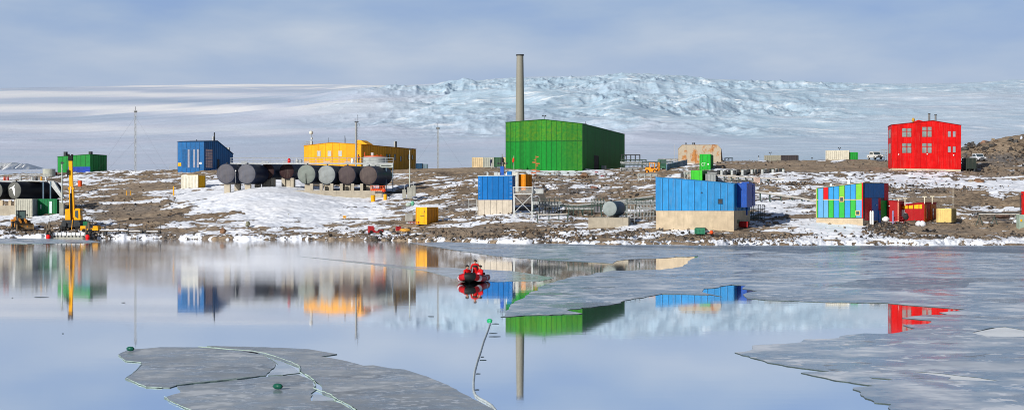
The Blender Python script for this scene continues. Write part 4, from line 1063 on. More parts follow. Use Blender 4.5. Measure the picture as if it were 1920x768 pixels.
# ================================================================== fuel tanks on their plinth
def horiz_tank(name, label, px, row, rpx, D, th, L, endc, bodyc, group=None, seam=None, emblem=None, streak=.2, base=None, cat='fuel tank', supports=True, zfoot=None):
    r = rpx*D/FPX; x, z = X(px, D), Z(row, D)
    b = thing(name, label, cat, (x, D, z-r), -R(th), group)
    mb = MB(); n = 40; prof = [(0, r*.96), (.06, r), (L-.06, r), (L, r*.96)]
    mb.tube([(0, p[0], r) for p in prof], [p[1] for p in prof], n, 0, cap=False)
    for q in (L*.33, L*.66): mb.tube([(0, q-.05, r), (0, q+.05, r)], r*1.008, n, 0, cap=False)
    mb.add([(math.cos(2*math.pi*i/n)*r*.96, L, r+math.sin(2*math.pi*i/n)*r*.96) for i in range(n)], [tuple(range(n))])
    mb.build('shell', paint(name+'_shell', bodyc, .4, .2, .6, streak=streak), b, True)
    mb = MB(); vs = [(0, -.13*r, r)]; fs = []
    rings = [(.35, -.115), (.7, -.06), (.93, -.015), (.97, .01)]
    for (q, dy) in rings: vs += [(math.cos(2*math.pi*i/n)*r*q, dy*r, r+math.sin(2*math.pi*i/n)*r*q) for i in range(n)]
    fs += [(0, 1+i, 1+(i+1) % n) for i in range(n)]
    for k in range(len(rings)-1):
        for i in range(n): a = 1+k*n+i; c = 1+k*n+(i+1) % n; fs.append((a, a+n, c+n, c))
    mb.add(vs, fs); e = mb.build('end_cap', paint(name+'_end', endc, .6, .22, .9, streak=.3), b, True)
    if seam: mb = MB(); mb.box(-.05, -.19*r, .05, .03, -.02, r*1.1); mb.build('seam', paint('tank_seam', dk(endc, .55)), e)
    mb = MB(); mb.cyl((0, -.05, .02), (0, -.05, 2*r+.1), .001, n=3) if False else None
    mb.cyl((0, .6, 2*r-.05), (0, .6, 2*r+.22), .16, n=8); mb.build('hatch', DARK, b)
    if supports:
        zf = (zfoot if zfoot is not None else gz(px, D)-.6)-(z-r)
        for q in (.5, L-1.1):
            mb = MB(); mb.prism([(-r*.3, zf), (-r*.3, .06*r), (0, -.0), (r*.3, .06*r), (r*.3, zf)], q, q+.5); mb.build('cradle', CONC, b)
    return b, e, r
TG = 'row of horizontal fuel tanks below the yellow building'
gA, gB, gC = alb(120, 122, 130), alb(150, 154, 160), (.012, .016, .03)
lg, br, deck_shade = alb(176, 186, 176), alb(116, 104, 100), alb(52, 32, 34)  # last tone darkens the raised tank ends: shade under the deck, painted
for (px, row, rp, D, ec, lab, sm) in (
    (423.5, 325.5, 19, 300, alb(88, 88, 96), 'leftmost fuel tank of the row, with a slate grey end', 0),
    (462, 326, 19, 300, alb(95, 97, 106), 'second fuel tank from the left, slate grey end above snow', 0),
    (500.5, 321, 15, 306, deck_shade, 'left one of the two shorter raised tanks with dark ends, deck shade painted in', 0),
    (537.5, 321, 15, 306, dk(deck_shade, .9), 'right one of the two shorter raised tanks with dark ends, deck shade painted in', 0),
    (574.5, 326.5, 18.5, 299, alb(120, 128, 122), 'pale greenish-grey ended fuel tank with a vertical seam', 1),
    (612, 327.5, 18.2, 299, alb(140, 146, 146), 'palest fuel tank end, fourth from the right end of the row', 0) if False else
    (612, 327.5, 18.2, 299, alb(140, 146, 146), 'fuel tank with the palest, nearly white-grey end', 0),
    (650, 328, 18, 299, alb(74, 64, 66), 'fuel tank with a brownish end, second from the right end', 0),
    (690.5, 328.5, 18, 299, alb(82, 72, 70), 'rightmost fuel tank of the row, brownish end above the orange rail', 0)):
    b, e, r = horiz_tank('fuel_tank', lab, px, row, rp, D, 15, 8.8 if px > 680 else (6.2 if px < 480 else 11.5), ec, (.012, .02, .045), TG, sm, zfoot=7.2)
    if rp < 16:
        for q in (-.8, 1.1):
            mb = MB(); mb.box(q-.35, .1, -3.2, q+.35, 1.0, .25); mb.build('pier', CONC, b)
b = thing('tank_plinth', 'long low concrete wall carrying the tank row above the snow', 'concrete wall', (X(716, 297.5), 297.5, Z(357, 297.5)), R(-1))
w = X(545, 297.5)-X(716, 297.5); mb = MB(); mb.box(w, 0, -3.6, 0, 10.5, 0)
for i in range(6): x = w*i/6; mb.box(x-.02, -.02, -3.5, x+.02, .01, -.02)
mb.build('wall', CONC, b)
for px in (560, 583, 597, 608, 625, 637, 654, 674, 700):
    pass
for px in (584, 602, 622, 640, 661, 678):
    x = X(px, 298)-b.location.x; mb = MB(); mb.box(x-.28, .25, -.02, x+.28, .9, 1.35); mb.build('pier', CONC, b)
D = 304
b = thing('tank_walkway', 'steel walkway with railings running over the tops of the tanks', 'walkway', (X(432, D), D, Z(307, D)))
w = X(737, D)-X(432, D)
mb = MB(); mb.box(0, 0, 0, w, 1.6, .14); mb.box(0, -.06, -.1, w, .02, .2); mb.build('deck', STEEL, b)
mb = MB(); mb.box(4, .2, .141, w-2, 1.2, .2); mb.build('snow', paint('dusted_snow', (.8, .83, .87), .7, .05, streak=0), b)
railing(b, [(0, 0, .14), (w, 0, .14)], 1.05, 1.5, STEEL, r=.03); railing(b, [(0, 1.6, .14), (w, 1.6, .14)], 1.05, 1.5, STEEL, r=.025)
for px, cw, ch, m in ((541, 5, .9, REDP), (556, 7, .8, GREYP), (563, 4, .7, STEEL), (660, 5, .9, WHITEP)):
    x = X(px, D)-b.location.x; mb = MB(); mb.tube([(x, .8, .2), (x, .8, .2+ch*.7), (x, .8, .2+ch)], [.3, .32, .15], 10); mb.build('vent_drum', m, b, True)
mb = MB(); y = .9
for i in range(7): x = 2+i*4.1; mb.cyl((x, y, .35), (x+1.2, y, .35), .09, n=6)
mb.build('pipework', GREYP, b)
for px in (724, 736.5):
    x = X(px, D)-b.location.x; mb = MB(); mb.box(x-.09, 0, -5.6, x+.09, .18, 0); mb.build('post', paint('blue_grey_steel', (.10, .16, .22)), b)
mb = MB(); x0 = X(712, D)-b.location.x; mb.box(x0, -.1, -.75, w, 1.5, -.12); mb.build('pipe_gallery', paint('pale_gallery', (.42, .46, .42)), b)
mb = MB(); mb.box(x0+.3, -.13, -.45, w-.3, -.05, -.28); mb.build('gallery_slot', DARK, b)
D = 311
b = thing('water_tank', 'squat round grey tank with an orange rail in front of the yellow building', 'tank', (X(703.5, D), D, Z(306.5, D)))
mb = MB(); mb.tube([(0, 0, -2), (0, 0, 1.25), (0, 0, 1.3)], [2.5, 2.5, 2.42], 28)
for k in range(4): mb.tube([(0, 0, .1+k*.3), (0, 0, .16+k*.3)], 2.54, 28)
mb.build('shell', paint('banded_grey', (.40, .43, .42)), b, True)
mb = MB(); mb.tube([(0, 0, 1.32), (0, 0, 1.5)], 2.2, 24); mb.build('rim', ORANGE, b, True)
mb = MB(); mb.cbox(-.6, 0, 1.5, .5, .5, .7); mb.build('hatch', GREYP, b)
for q in (-2.1, .4, 1.2): mb = MB(); mb.cbox(q, -.3, 1.4, .12, .12, .9 if q < 0 else .45); mb.build('post', ORANGE, b)

# left tank farm
PF = 'dark fuel tanks at the left edge'
b, e, r = horiz_tank('fuel_tank', 'black fuel tank whose grey end carries a white bird emblem', 26.8, 356.5, 16.5, 288, 23, 11.5, alb(98, 100, 96), (.006, .008, .014), PF, streak=.05, zfoot=3.6)
M_EMB = paint('emblem_white', (.85, .87, .86), .6, .05, streak=0)
def stroke(mb, pts, ws, y):
    n = len(pts); L_ = []; Rr = []
    for i in range(n):
        a = Vector(pts[max(0, i-1)]); c = Vector(pts[min(n-1, i+1)]); d = (c-a).normalized(); nn = Vector((-d.y, d.x))*ws[i]/2; p = Vector(pts[i]); L_.append(p+nn); Rr.append(p-nn)
    for i in range(n-1):
        q = [L_[i], L_[i+1], Rr[i+1], Rr[i]]; vs = [(v.x, y, v.y) for v in q]+[(v.x, y+.12, v.y) for v in q]
        mb.add(vs, [(0, 1, 2, 3), (4, 7, 6, 5), (0, 4, 5, 1), (1, 5, 6, 2), (2, 6, 7, 3), (3, 7, 4, 0)])
mb = MB(); rr_ = r
stroke(mb, [(-.95, r+.25), (-.75, r+.42), (-.35, r+.46), (.0, r+.62), (.28, r+.98)], [.06, .14, .2, .26, .08], -.24)
stroke(mb, [(-.15, r+.5), (-.05, r+.1), (.12, r-.5), (.25, r-1.0)], [.34, .3, .26, .1], -.243)
stroke(mb, [(.28, r+.45), (.3, r-.1), (.25, r-.7)], [.1, .12, .05], -.238)
mb.build('bird_emblem', M_EMB, e)
horiz_tank('fuel_tank', 'black fuel tank cut off by the left edge with a white plate', -8, 357, 16.5, 288, 23, 11, alb(98, 100, 96), (.006, .008, .014), PF, streak=.05, zfoot=3.6)
D = 291
b = thing('tank_walkway', 'cluttered steel walkway and railings above the left black tanks', 'walkway', (X(-60, D), D, Z(340, D)))
w = X(88, D)-X(-60, D)
mb = MB(); mb.box(0, 0, 0, w, 3, .2); mb.build('deck', STEEL, b)
railing(b, [(0, 0, .2), (w, 0, .2)], 1.1, 1.3, STEEL, r=.03); railing(b, [(0, 3, .2), (w, 3, .2)], 1.1, 1.3, STEEL, r=.03)
xx = X(38, D)-b.location.x; railing(b, [(xx, 1, .9), (xx+3.5, 1, .9)], 1.1, .9, STEEL, r=.03)
railing(b, [(X(58, D)-b.location.x, 1, .5), (w+.3, 1, .5)], 1.0, .8, STEEL, r=.03)
for px, m in ((6, ORANGE), (12, REDP), (58, GREYP), (66, DARK), (75, YEL), (84, STEEL), (36, GREYP)):
    x = X(px, D)-b.location.x; mb = MB(); mb.tube([(x, .8, .2), (x, .8, .75), (x, .8, .95)], [.22, .24, .1], 8); mb.build('valve', m, b, True)
mb = MB(); mb.prism([(w, .1), (w+1.2, .1), (w+3.2, -3.2), (w+2.6, -3.2)], .2, 1.1); mb.build('stair', STEEL, b)
mb = MB(); x = X(0, D)-b.location.x; mb.box(x-.4, -.12, -2.9, x+.42, -.02, -.5); mb.build('white_plate', WHITEP, b)
for px in (80.5, 94): x = X(px, D)-b.location.x; mb = MB(); mb.box(x-.1, .1, -4.3, x+.12, .35, 0); mb.build('post', paint('blue_grey_steel', (.10, .16, .22)), b)
D = 286.5
b = thing('tank_plinth', 'grey concrete wall under the left tanks beside the loader', 'concrete wall', (X(32, D), D, Z(385, D)))
w = X(-60, D)-X(32, D); mb = MB(); mb.box(w, 0, -2.6, 0, 9, 0)
mb.build('wall', CONC, b)
for px in (2, 18): x = X(px, D)-b.location.x; mb = MB(); mb.box(x-.25, .1, 0, x+.25, .8, 1.0); mb.build('pier', CONCW, b)
# round grey store behind
D = 372; b = thing('storage_tank', 'low round grey tank on the skyline left of the green shed', 'tank', (X(92, D), D, Z(331, D)))
mb = MB(); mb.tube([(0, 0, -1), (0, 0, 1.75), (0, 0, 1.8)], [1.5, 1.5, 1.3], 24); mb.build('shell', paint('grey_green', (.36, .38, .33)), b, True)
mb = MB(); mb.tube([(0, 0, 1.78), (0, 0, 1.86)], 1.53, 24); mb.build('lid', GREYP, b, True)
def drum(px, row, D, r, h, mat, label, cat='drum', group=None, m2=None):
    b = thing('drum', label, cat, (X(px, D), D, Z(row, D)), 0, group)
    mb = MB(); mb.tube([(0, 0, -.3), (0, 0, h*.33), (0, 0, h*.34), (0, 0, h*.36), (0, 0, h*.66), (0, 0, h*.68), (0, 0, h)], [r, r, r*1.06, r, r, r*1.06, r], 14); mb.build('shell', mat, b, True)
    mb = MB(); mb.cyl((0, 0, h-.01), (0, 0, h+.04), r*.9, n=14); mb.build('lid', m2 or mat, b, True); return b
MAR = paint('maroon_paint', alb(150, 40, 50)); RR = 'red drums on the road by the powerhouse'
drum(104.3, 329, 374, .38, .85, MAR, 'small maroon drum beside the round grey tank')
drum(1118.5, 330, 346, .42, .95, MAR, 'left maroon drum on the road below the powerhouse', group=RR)
drum(1129.5, 337, 338, .42, .95, MAR, 'right, lower maroon drum below the powerhouse', group=RR)
drum(150, 347, 330, .45, .95, ORANGE, 'orange drum on snow below the left green shed')
D = solveD(699.5, 377); drum(699.5, 377.5, D, .42, 1.2, YEL, 'yellow drum with a black top against the concrete wall', m2=DARK)

# hydrant / yellow riser and orange cage at the plinth corner
D = 296.5; b = thing('safety_cage', 'orange handrail cage on the corner of the tank plinth', 'cage', (X(695, D), D, Z(357.5, D)))
railing(b, [(0, 0, 0), (X(722, D)-X(695, D), 0, 0)], .95, .45, ORANGE, r=.035, rails=3); mb = MB(); mb.box(0, .05, 0, 2.7, .1, .35); mb.build('kick_plate', ORANGE, b)
D = 294; b = thing('fuel_point', 'tall yellow pump housing below the worker at the plinth corner', 'pump', (X(722.5, D), D, Z(378, D)))
mb = MB(); mb.tube([(0, 0, -.4), (0, 0, 1.35), (0, 0, 1.45)], [.33, .33, .25], 12); mb.build('housing', YEL, b, True)
mb = MB(); mb.cyl((-.42, -.1, -.3), (-.42, -.1, 1.5), .07, n=6); mb.build('pipe', WHITEP, b)
mb = MB(); mb.cyl((0, 0, 1.45), (0, 0, 1.55), .2, n=10); mb.build('cap', DARK, b)
mb = MB(); P0 = Vector((X(726, D), D-.5, Z(362, D))); pts = []
for (a, c) in ((726, 362), (730, 369), (738, 374), (744, 378)): d_ = solveD(a, 372); pts.append((X(a, 295), 294.6, Z(c, 295)))
tag(mb.tube(pts, .05, 6).build('fuel_hose', BLACK, None, True), 'black hose curling down onto the snow by the yellow pump', 'hose')

# ================================================================== posts and masts
def lamp_post(px, row0, row1, D, label, base=(.9, 2.2)):
    g = Z(row0, D); b = thing('lamp_post', label, 'lamp post', (X(px, D), D, g)); h = Z(row1, D)-g
    mb = MB(); mb.tube([(0, 0, 0), (0, 0, h)], [.14, .09], 10); mb.build('pole', paint('pole_grey_green', (.40, .44, .40)), b, True)
    mb = MB(); mb.cbox(0, 0, -1, base[0], base[0], 1+base[1]*.5); mb.build('base', CONCG, b)
    mb = MB(); mb.cbox(0, -.1, h-.1, .34, .3, .35); mb.cbox(.25, -.15, h-.05, .3, .25, .18); mb.build('lamp_head', DARK, b)
lamp_post(116.3, 393, 306, 272, 'pale lamp post on a concrete block left of the yellow crane', (.75, 2.4))
lamp_post(768.2, 362, 280, 291, 'pale lamp post on a concrete block right of the tank row', (.9, 2.2))
for px, row, w_, h_ in ((775, 362, .9, 2.0), (758, 366, .7, 1.6)):
    D = 294; b = thing('anchor_block', 'concrete anchor block right of the lamp post' if px > 770 else 'small concrete anchor block left of the lamp post', 'block', (X(px, D), D, Z(row, D)))
    mb = MB(); mb.cbox(0, 0, -.6, w_, .8, h_+.1); mb.build('block', CONCG, b); mb = MB(); mb.cyl((0, 0, h_-.6), (0, 0, h_+.3), .05, n=6); mb.build('ring_bolt', STEEL, b)
def lattice(px, row0, row1, D, w, label, guys=(), mat=None, top=True, bays=None):
    g = Z(row0, D); h = Z(row1, D)-g; b = thing('radio_mast', label, 'mast', (X(px, D), D, g)); mat = mat or STEEL
    mb = MB(); pts = [(-w/2, -w*.3), (w/2, -w*.3), (0, w*.6)]
    for (x, y) in pts: mb.cyl((x, y, -1), (x, y, h), .045, n=5)
    n = bays or int(h/.9)
    for i in range(n):
        for k in range(3):
            a = pts[k]; c = pts[(k+1) % 3]; z0 = h*i/n; z1 = h*(i+1)/n
            if i % 2: a, c = c, a
            mb.cyl((a[0], a[1], z0), (c[0], c[1], z1), .028, n=4)
    mb.build('lattice', mat, b)
    if top:
        mb = MB(); mb.cyl((0, 0, h), (0, 0, h+.9), .05, n=5); mb.box(-.35, -.1, h-.5, .4, .1, h-.1); mb.build('antenna', DARK, b)
    for (gx, gy, q) in guys:
        mb = MB(); mb.cyl((0, 0, h*q), (gx, gy, gz(px+gx*FPX/D, D+gy)-g), .012, n=4); mb.build('guy_wire', DARK, b)
    return b
lattice(254, 321, 207, 374, .42, 'tallest lattice mast standing alone left of the blue shed', [(-9, -3, .9), (9, -4, .9), (-7, -3, .5), (7, -4, .5)])
lattice(821, 316, 238, 362, .3, 'thin lattice mast on the brown knoll right of the yellow building', [(-6, -2, .9), (6, -2, .9)])
D = 335; g = Z(309, D); b = thing('light_mast', 'stout dark mast with a ladder in front of the yellow building', 'mast', (X(667.5, D), D, g)); h = Z(229, D)-g
mb = MB(); mb.tube([(0, 0, -2), (0, 0, h)], [.2, .15], 10); mb.build('pole', paint('mast_grey', (.30, .30, .28)), b, True)
mb = MB(); mb.cyl((.42, 0, h*.35), (.42, 0, h+.2), .03, n=5); mb.cyl((.22, 0, h*.35), (.22, 0, h), .03, n=5)
for k in range(18): z = h*.35+h*.63*k/17; mb.cyl((.22, 0, z), (.42, 0, z), .025, n=4)
mb.build('ladder', DARK, b)
mb = MB(); mb.box(-.3, -.2, h-.05, .55, .25, h+.12); mb.cyl((-.2, 0, h), (-.2, 0, h+.9), .03, n=5); mb.cyl((.38, 0, h), (.38, 0, h+1.5), .03, n=5); mb.ball((.38, 0, h+1.5), .09); mb.cyl((.38, 0, h*.95), (.75, 0, h*.96), .03, n=5); mb.cyl((.75, 0, h*.96), (.7, 0, h*.9), .03, n=5)
mb.build('head_frame', DARK, b)
def stick(name, px, r0, r1, D, r, mat, label, cat, group=None, extra=None):
    D = D or solveD(px, r0); g = Z(r0, D); h = Z(r1, D)-g; b = thing(name, label, cat, (X(px, D), D, g), 0, group)
    mb = MB(); mb.cyl((0, 0, -.5), (0, 0, h), r, n=6); mb.build('post', mat, b, True)
    if extra: extra(b, h)
    return b
def top_ball(b, h): mb = MB(); mb.ball((0, 0, h), .16); mb.build('marker', DARK, b)
def sign(mat, w=.5, hh=.4):
    def f(b, h):
        mb = MB(); mb.box(-w/2, -.05, h-.05, w/2, -.01, h-.05+hh); o = mb.build('board', mat, b)
        mb = MB(); mb.box(-w*.3, -.06, h+.07, -w*.05, -.05, h+hh*.55); mb.box(w*.05, -.06, h+.1, w*.3, -.05, h+hh*.6); mb.build('marking', DARK, o)
    return f
stick('aerial_pole', 1264.3, 304, 271, 360, .05, STEEL, 'thin grey pole just left of the rusty shed', 'pole')
stick('marker_pole', 1902.5, 263, 256, 372, .05, DARK, 'short marker pole on the boulder hill', 'pole', extra=top_ball)
stick('marker_pole', 1422.5, 303, 293, 352, .05, STEEL, 'short pole left of the grey and black ridge containers', 'pole', extra=top_ball)
stick('marker_pole', 1522.5, 300, 296, 352, .06, DARK, 'tiny post on the skyline left of the off-white container', 'pole', extra=top_ball)
stick('aerial_pole', 1744.5, 335, 305, 320, .03, STEEL, 'thin pale pole in front of the red building', 'pole')
stick('aerial_pole', 1787, 392, 352, 240, .03, paint('cream_steel', (.75, .70, .55)), 'thin cream pole rising behind the cream container', 'pole')
stick('warning_sign', 646, 416, 408, None, .03, STEEL, 'small yellow and black sign on the snow slope near shore', 'sign', extra=sign(YEL))
stick('warning_sign', 541, 408, 402, None, .03, STEEL, 'tiny pale marker sign in the middle of the snow slope', 'sign', extra=sign(GREYP, .3, .25))
for i, (p_, r0, r1, lab) in enumerate(((237.5, 368.5, 357.5, 'left of the pair of yellow posts on brown rock'), (244.5, 368.5, 357.5, 'right of the pair of yellow posts on brown rock'), (325.5, 367, 349, 'thick yellow post left of the cream container'))):
    stick('yellow_post', p_, r0, r1, None, .09 if i < 2 else .17, YEL, lab, 'post', 'yellow posts on the left slope')
stick('snow_stake', 442, 338, 320, 296, .03, GREYP, 'slim stake with white knob in front of the leftmost tank', 'stake', extra=lambda b, h: MB().ball((0, 0, h), .12).build('knob', WHITEP, b))
# two furled flags and the signpost by the powerhouse
def flag(px, r0, r1, D, cols, label):
    b = stick('flagpole', px, r0, r1-4, D, .05, STEEL, label, 'flag', 'furled flags by the powerhouse'); h = Z(r1, D)-Z(r0, D)
    mb = MB(); n = 7
    for k in range(n):
        z0 = h*(1-.8*k/n); z1 = h*(1-.8*(k+1)/n); a = .12+.16*math.sin(k*.8+.5); mb.tube([(-.05-.2*k/n, -.02, z0), (-.05-.2*(k+1)/n, -.02, z1)], [abs(a)*.7+.08, abs(a)*.6+.1], 6, k*len(cols)//n)
    mb.build('flag', cols, b, True)
flag(921.5, 314, 299, 352, [paint('flag_navy', (.02, .025, .06), streak=0)], 'dark furled flag before the grey ridge container')
flag(963.5, 314, 296, 351, [paint('flag_red', alb(225, 60, 30), streak=0), paint('flag_black', (.02, .02, .02), streak=0)], 'red and black furled flag against the green wall')
flag(942.5, 316, 294, 350, [paint('flag_dark', (.03, .03, .05), streak=0)], 'dark furled flag above the blue pump house roof')
D = solveD(1005, 330); D = min(D, 340); g = Z(331, D); b = thing('direction_signpost', 'wooden signpost with several orange arrow boards before the green wall', 'signpost', (X(1005, D), D, g))
h = Z(292, D)-g; WOOD = paint('orange_wood', alb(200, 110, 70), .7, .3, 3)
mb = MB(); mb.cyl((0, 0, -.5), (0, 0, h), .07, n=7); mb.build('post', WOOD, b)
for k, (zz, w_, sg) in enumerate(((.92, .6, 1), (.78, .5, -1), (.66, .9, -1), (.6, .9, 1), (.5, .5, 1), (.3, 1.0, -1), (.24, .9, 1), (.16, 1.2, -1))):
    z = h*zz; mb = MB(); mb.prism([(0, z), (sg*w_*.8, z), (sg*w_, z+.12), (sg*w_*.8, z+.24), (0, z+.24)], -.1, -.04); mb.build('arrow_board', WOOD, b)

# ================================================================== crane
D = 262; x, g = X(133, D), Z(434, D)
b = thing('mobile_crane', 'yellow mobile crane with its boom raised upright at the shore', 'crane', (x, D, g), R(4)); s = D/FPX
CY = paint('crane_yellow', alb(252, 176, 8), .45, .1, 1.2, streak=.25)
def px_(p): return (p-133)*s
mb = MB(); mb.box(px_(116), .2, .75, px_(149), 7, 1.45); mb.box(px_(115.5), -.1, .9, px_(124), .4, 1.6); mb.box(px_(139), -.1, .9, px_(150), .4, 1.6); mb.box(px_(117), 0, 1.45, px_(148), 6, 1.95); mb.build('carrier', DARK, b)
for (p_, y) in ((119.5, .1), (144, .1), (119.5, 1.9), (144, 1.9), (119.5, 5), (144, 5)):
    mb = MB(); mb.tube([(px_(p_)-.34, y+.5, .62), (px_(p_)-.28, y+.5, .62), (px_(p_)+.28, y+.5, .62), (px_(p_)+.34, y+.5, .62)], [.45, .64, .64, .45], 18); w = mb.build('wheel', BLACK, b, True)
    mb = MB(); mb.cyl((px_(p_)-.36, y+.5, .62), (px_(p_)+.36, y+.5, .62), .28, n=12); mb.build('rim', GREYP, w, True)
mb = MB(); mb.box(px_(121.5), .3, 2.0, px_(131.5), 5.2, 3.85); mb.prism([(px_(124), 2.0), (px_(122), 3.3), (px_(131), 3.9), (px_(132), 2.0)], .05, .4); mb.box(px_(132), .5, 2.0, px_(140), 4.5, 2.9); mb.build('superstructure', CY, b)
mb = MB(); mb.prism([(px_(139), 2.0), (px_(139), 3.6), (px_(141), 3.95), (px_(149.5), 3.95), (px_(150.5), 2.0)], 0, 2.0); c = mb.build('cab', CY, b)
mb = MB(); mb.prism([(px_(140.5), 2.55), (px_(140.7), 3.55), (px_(146), 3.6), (px_(146.5), 2.2)], -.04, .01); mb.build('windscreen', glass(), c)
mb = MB(); mb.box(px_(150)-.02, .4, 2.7, px_(150)+.06, 1.6, 3.6); mb.build('window', glass(), c)
def bp(row): return (px_(133.5+(row-400)*.03), .9+(400-row)*.0, Z(row, D)-g)
mb = MB(); p0, p1 = bp(408), bp(352); mb.prism([(p0[0]-.42, p0[2]), (p1[0]-.36, p1[2]), (p1[0]+.36, p1[2]), (p0[0]+.42, p0[2])], .4, 1.3); mb.build('boom_section', CY, b)
mb = MB(); p0, p1 = bp(353), bp(300); mb.prism([(p0[0]-.3, p0[2]-1), (p1[0]-.27, p1[2]), (p1[0]+.27, p1[2]), (p0[0]+.3, p0[2]-1)], .5, 1.2); mb.build('boom_section', CY, b)
mb = MB(); mb.box(p0[0]-.45, .33, p0[2]-.15, p0[0]+.45, 1.37, p0[2]+.2); mb.build('boom_collar', CY, b)
mb = MB(); q = bp(405); q2 = bp(362); mb.cyl((q[0]-.1, .2, q[2]-1.0), (q2[0]-.05, .36, q2[2]), .16, n=10, m=0); mb.build('ram', BLACK, b, True)
mb = MB(); q = bp(362); mb.cyl((q[0]-.05, .33, q[2]-.8), (q[0]-.02, .37, q[2]+1.1), .1, n=10); mb.build('ram_rod', STEEL, b, True)
t0 = bp(300); mb = MB(); mb.box(t0[0]-.33, .4, t0[2]-.1, t0[0]+.33, 1.3, t0[2]+.75); mb.box(t0[0]-.42, .5, t0[2]+.6, t0[0]-.2, 1.1, t0[2]+1.05); mb.box(t0[0]+.12, .5, t0[2]+.6, t0[0]+.4, 1.1, t0[2]+1.0)
mb.cyl((t0[0]-.36, .75, t0[2]+.35), (t0[0]+.36, .75, t0[2]+.35), .3, n=12); mb.build('boom_head', BLACK, b)
t1 = bp(322); mb = MB(); mb.box(t1[0]-.62, .2, t1[2]-.5, t1[0]-.22, .9, t1[2]+.35); mb.cyl((t1[0]-.45, .4, t1[2]-.9), (t1[0]-.45, .4, t1[2]-.5), .12, n=8); mb.build('hook_block', BLACK, b)
mb = MB(); mb.cyl((t0[0]-.4, .4, t0[2]+.3), (t1[0]-.45, .4, t1[2]), .02, n=4); mb.build('hoist_rope', BLACK, b)
mb = MB(); mb.cyl((px_(134), -.1, .0), (px_(136.5), -.1, 2.1), .07, n=6); mb.build('outrigger_jack', CY, b)
for p_ in (114, 151): mb = MB(); mb.box(px_(p_)-.15, .3, -.2, px_(p_)+.15, .7, 1.1); mb.cbox(px_(p_), .5, -.25, .7, .7, .12); mb.build('outrigger', DARK, b)

# ================================================================== wheel loader
D = 264; x, g = X(42, D), Z(430, D)
b = thing('wheel_loader', 'dirty orange-brown wheel loader with its bucket on the ground', 'loader', (x, D, g), R(28)); LY = paint('loader_ochre', alb(196, 128, 40), .55, .3, 1.5, streak=.6)
# loader faces local -y (bucket), cab mid, engine at rear
for (sx_, yy) in ((-1, -.2), (1, -.2), (-1, 2.9), (1, 2.9)):
    mb = MB(); mb.tube([(sx_*1.0-.3, yy, .78), (sx_*1.0-.22, yy, .78), (sx_*1.0+.22, yy, .78), (sx_*1.0+.3, yy, .78)], [.55, .8, .8, .55], 20); w = mb.build('wheel', BLACK, b, True)
    mb = MB(); mb.cyl((sx_*1.0-.33, yy, .78), (sx_*1.0+.33, yy, .78), .36, n=14); mb.build('rim', LY, w, True)
mb = MB(); mb.box(-.65, -.8, .6, .65, 1.2, 1.35); mb.box(-.7, 1.2, .6, .7, 4.1, 1.3); mb.build('chassis', DARK, b)
mb = MB(); mb.prism([(1.9, 1.3), (1.9, 2.25), (4.1, 2.0), (4.3, 1.3)], -.75, .75, 'x'); mb.build('engine_cover', LY, b)
for sx_ in (-1, 1):
    mb = MB(); mb.prism([(2.2, 1.35), (2.2, 1.75), (3.6, 1.75), (3.9, 1.3)], sx_*.75, sx_*1.3, 'x'); mb.build('mudguard', LY, b)
mb = MB(); mb.box(-.68, .5, 3.15, .68, 2.0, 3.3); mb.box(-.66, .55, 1.3, .66, 1.95, 1.95)
for (xx, yy) in ((-.62, .56), (.62, .56), (-.62, 1.92), (.62, 1.92)): mb.cbox(xx, yy, 1.9, .1, .1, 1.3)
c = mb.build('cab', DARK, b); mb = MB(); mb.box(-.6, .6, 1.93, .6, 1.88, 3.14); mb.build('cab_glass', paint('cab_glass', (.10, .16, .15), .15, .1, streak=0), c)
for sx_ in (-.45, .45):
    mb = MB(); mb.prism([(.3, 1.5), (.5, 1.95), (-.9, 1.5), (-2.0, .7), (-2.1, .4), (-1.7, .5), (-.9, 1.1)], sx_-.12, sx_+.12, 'x'); mb.build('lift_arm', LY, b)
mb = MB(); mb.prism([(-1.9, .05), (-2.9, .02), (-3.0, .1), (-2.2, .2), (-2.0, .6), (-2.2, 1.15), (-2.35, 1.15), (-1.9, .75)], -1.4, 1.4, 'x'); mb.box(-1.4, -2.95, .05, -1.34, -1.9, .95); mb.box(1.34, -2.95, .05, 1.4, -1.9, .95); mb.build('bucket', paint('worn_bucket', (.16, .11, .06), .6, .4), b)
for sx_ in (-.85, .85): mb = MB(); mb.cyl((sx_, .5, 1.95), (sx_, .35, 2.5), .05, n=6); mb.box(sx_-.12, .28, 2.4, sx_+.12, .42, 2.65); mb.build('mirror', DARK, b)
mb = MB(); mb.cyl((.35, 3.0, 2.1), (.35, 3.0, 2.9), .07, n=8); mb.build('exhaust', DARK, b)

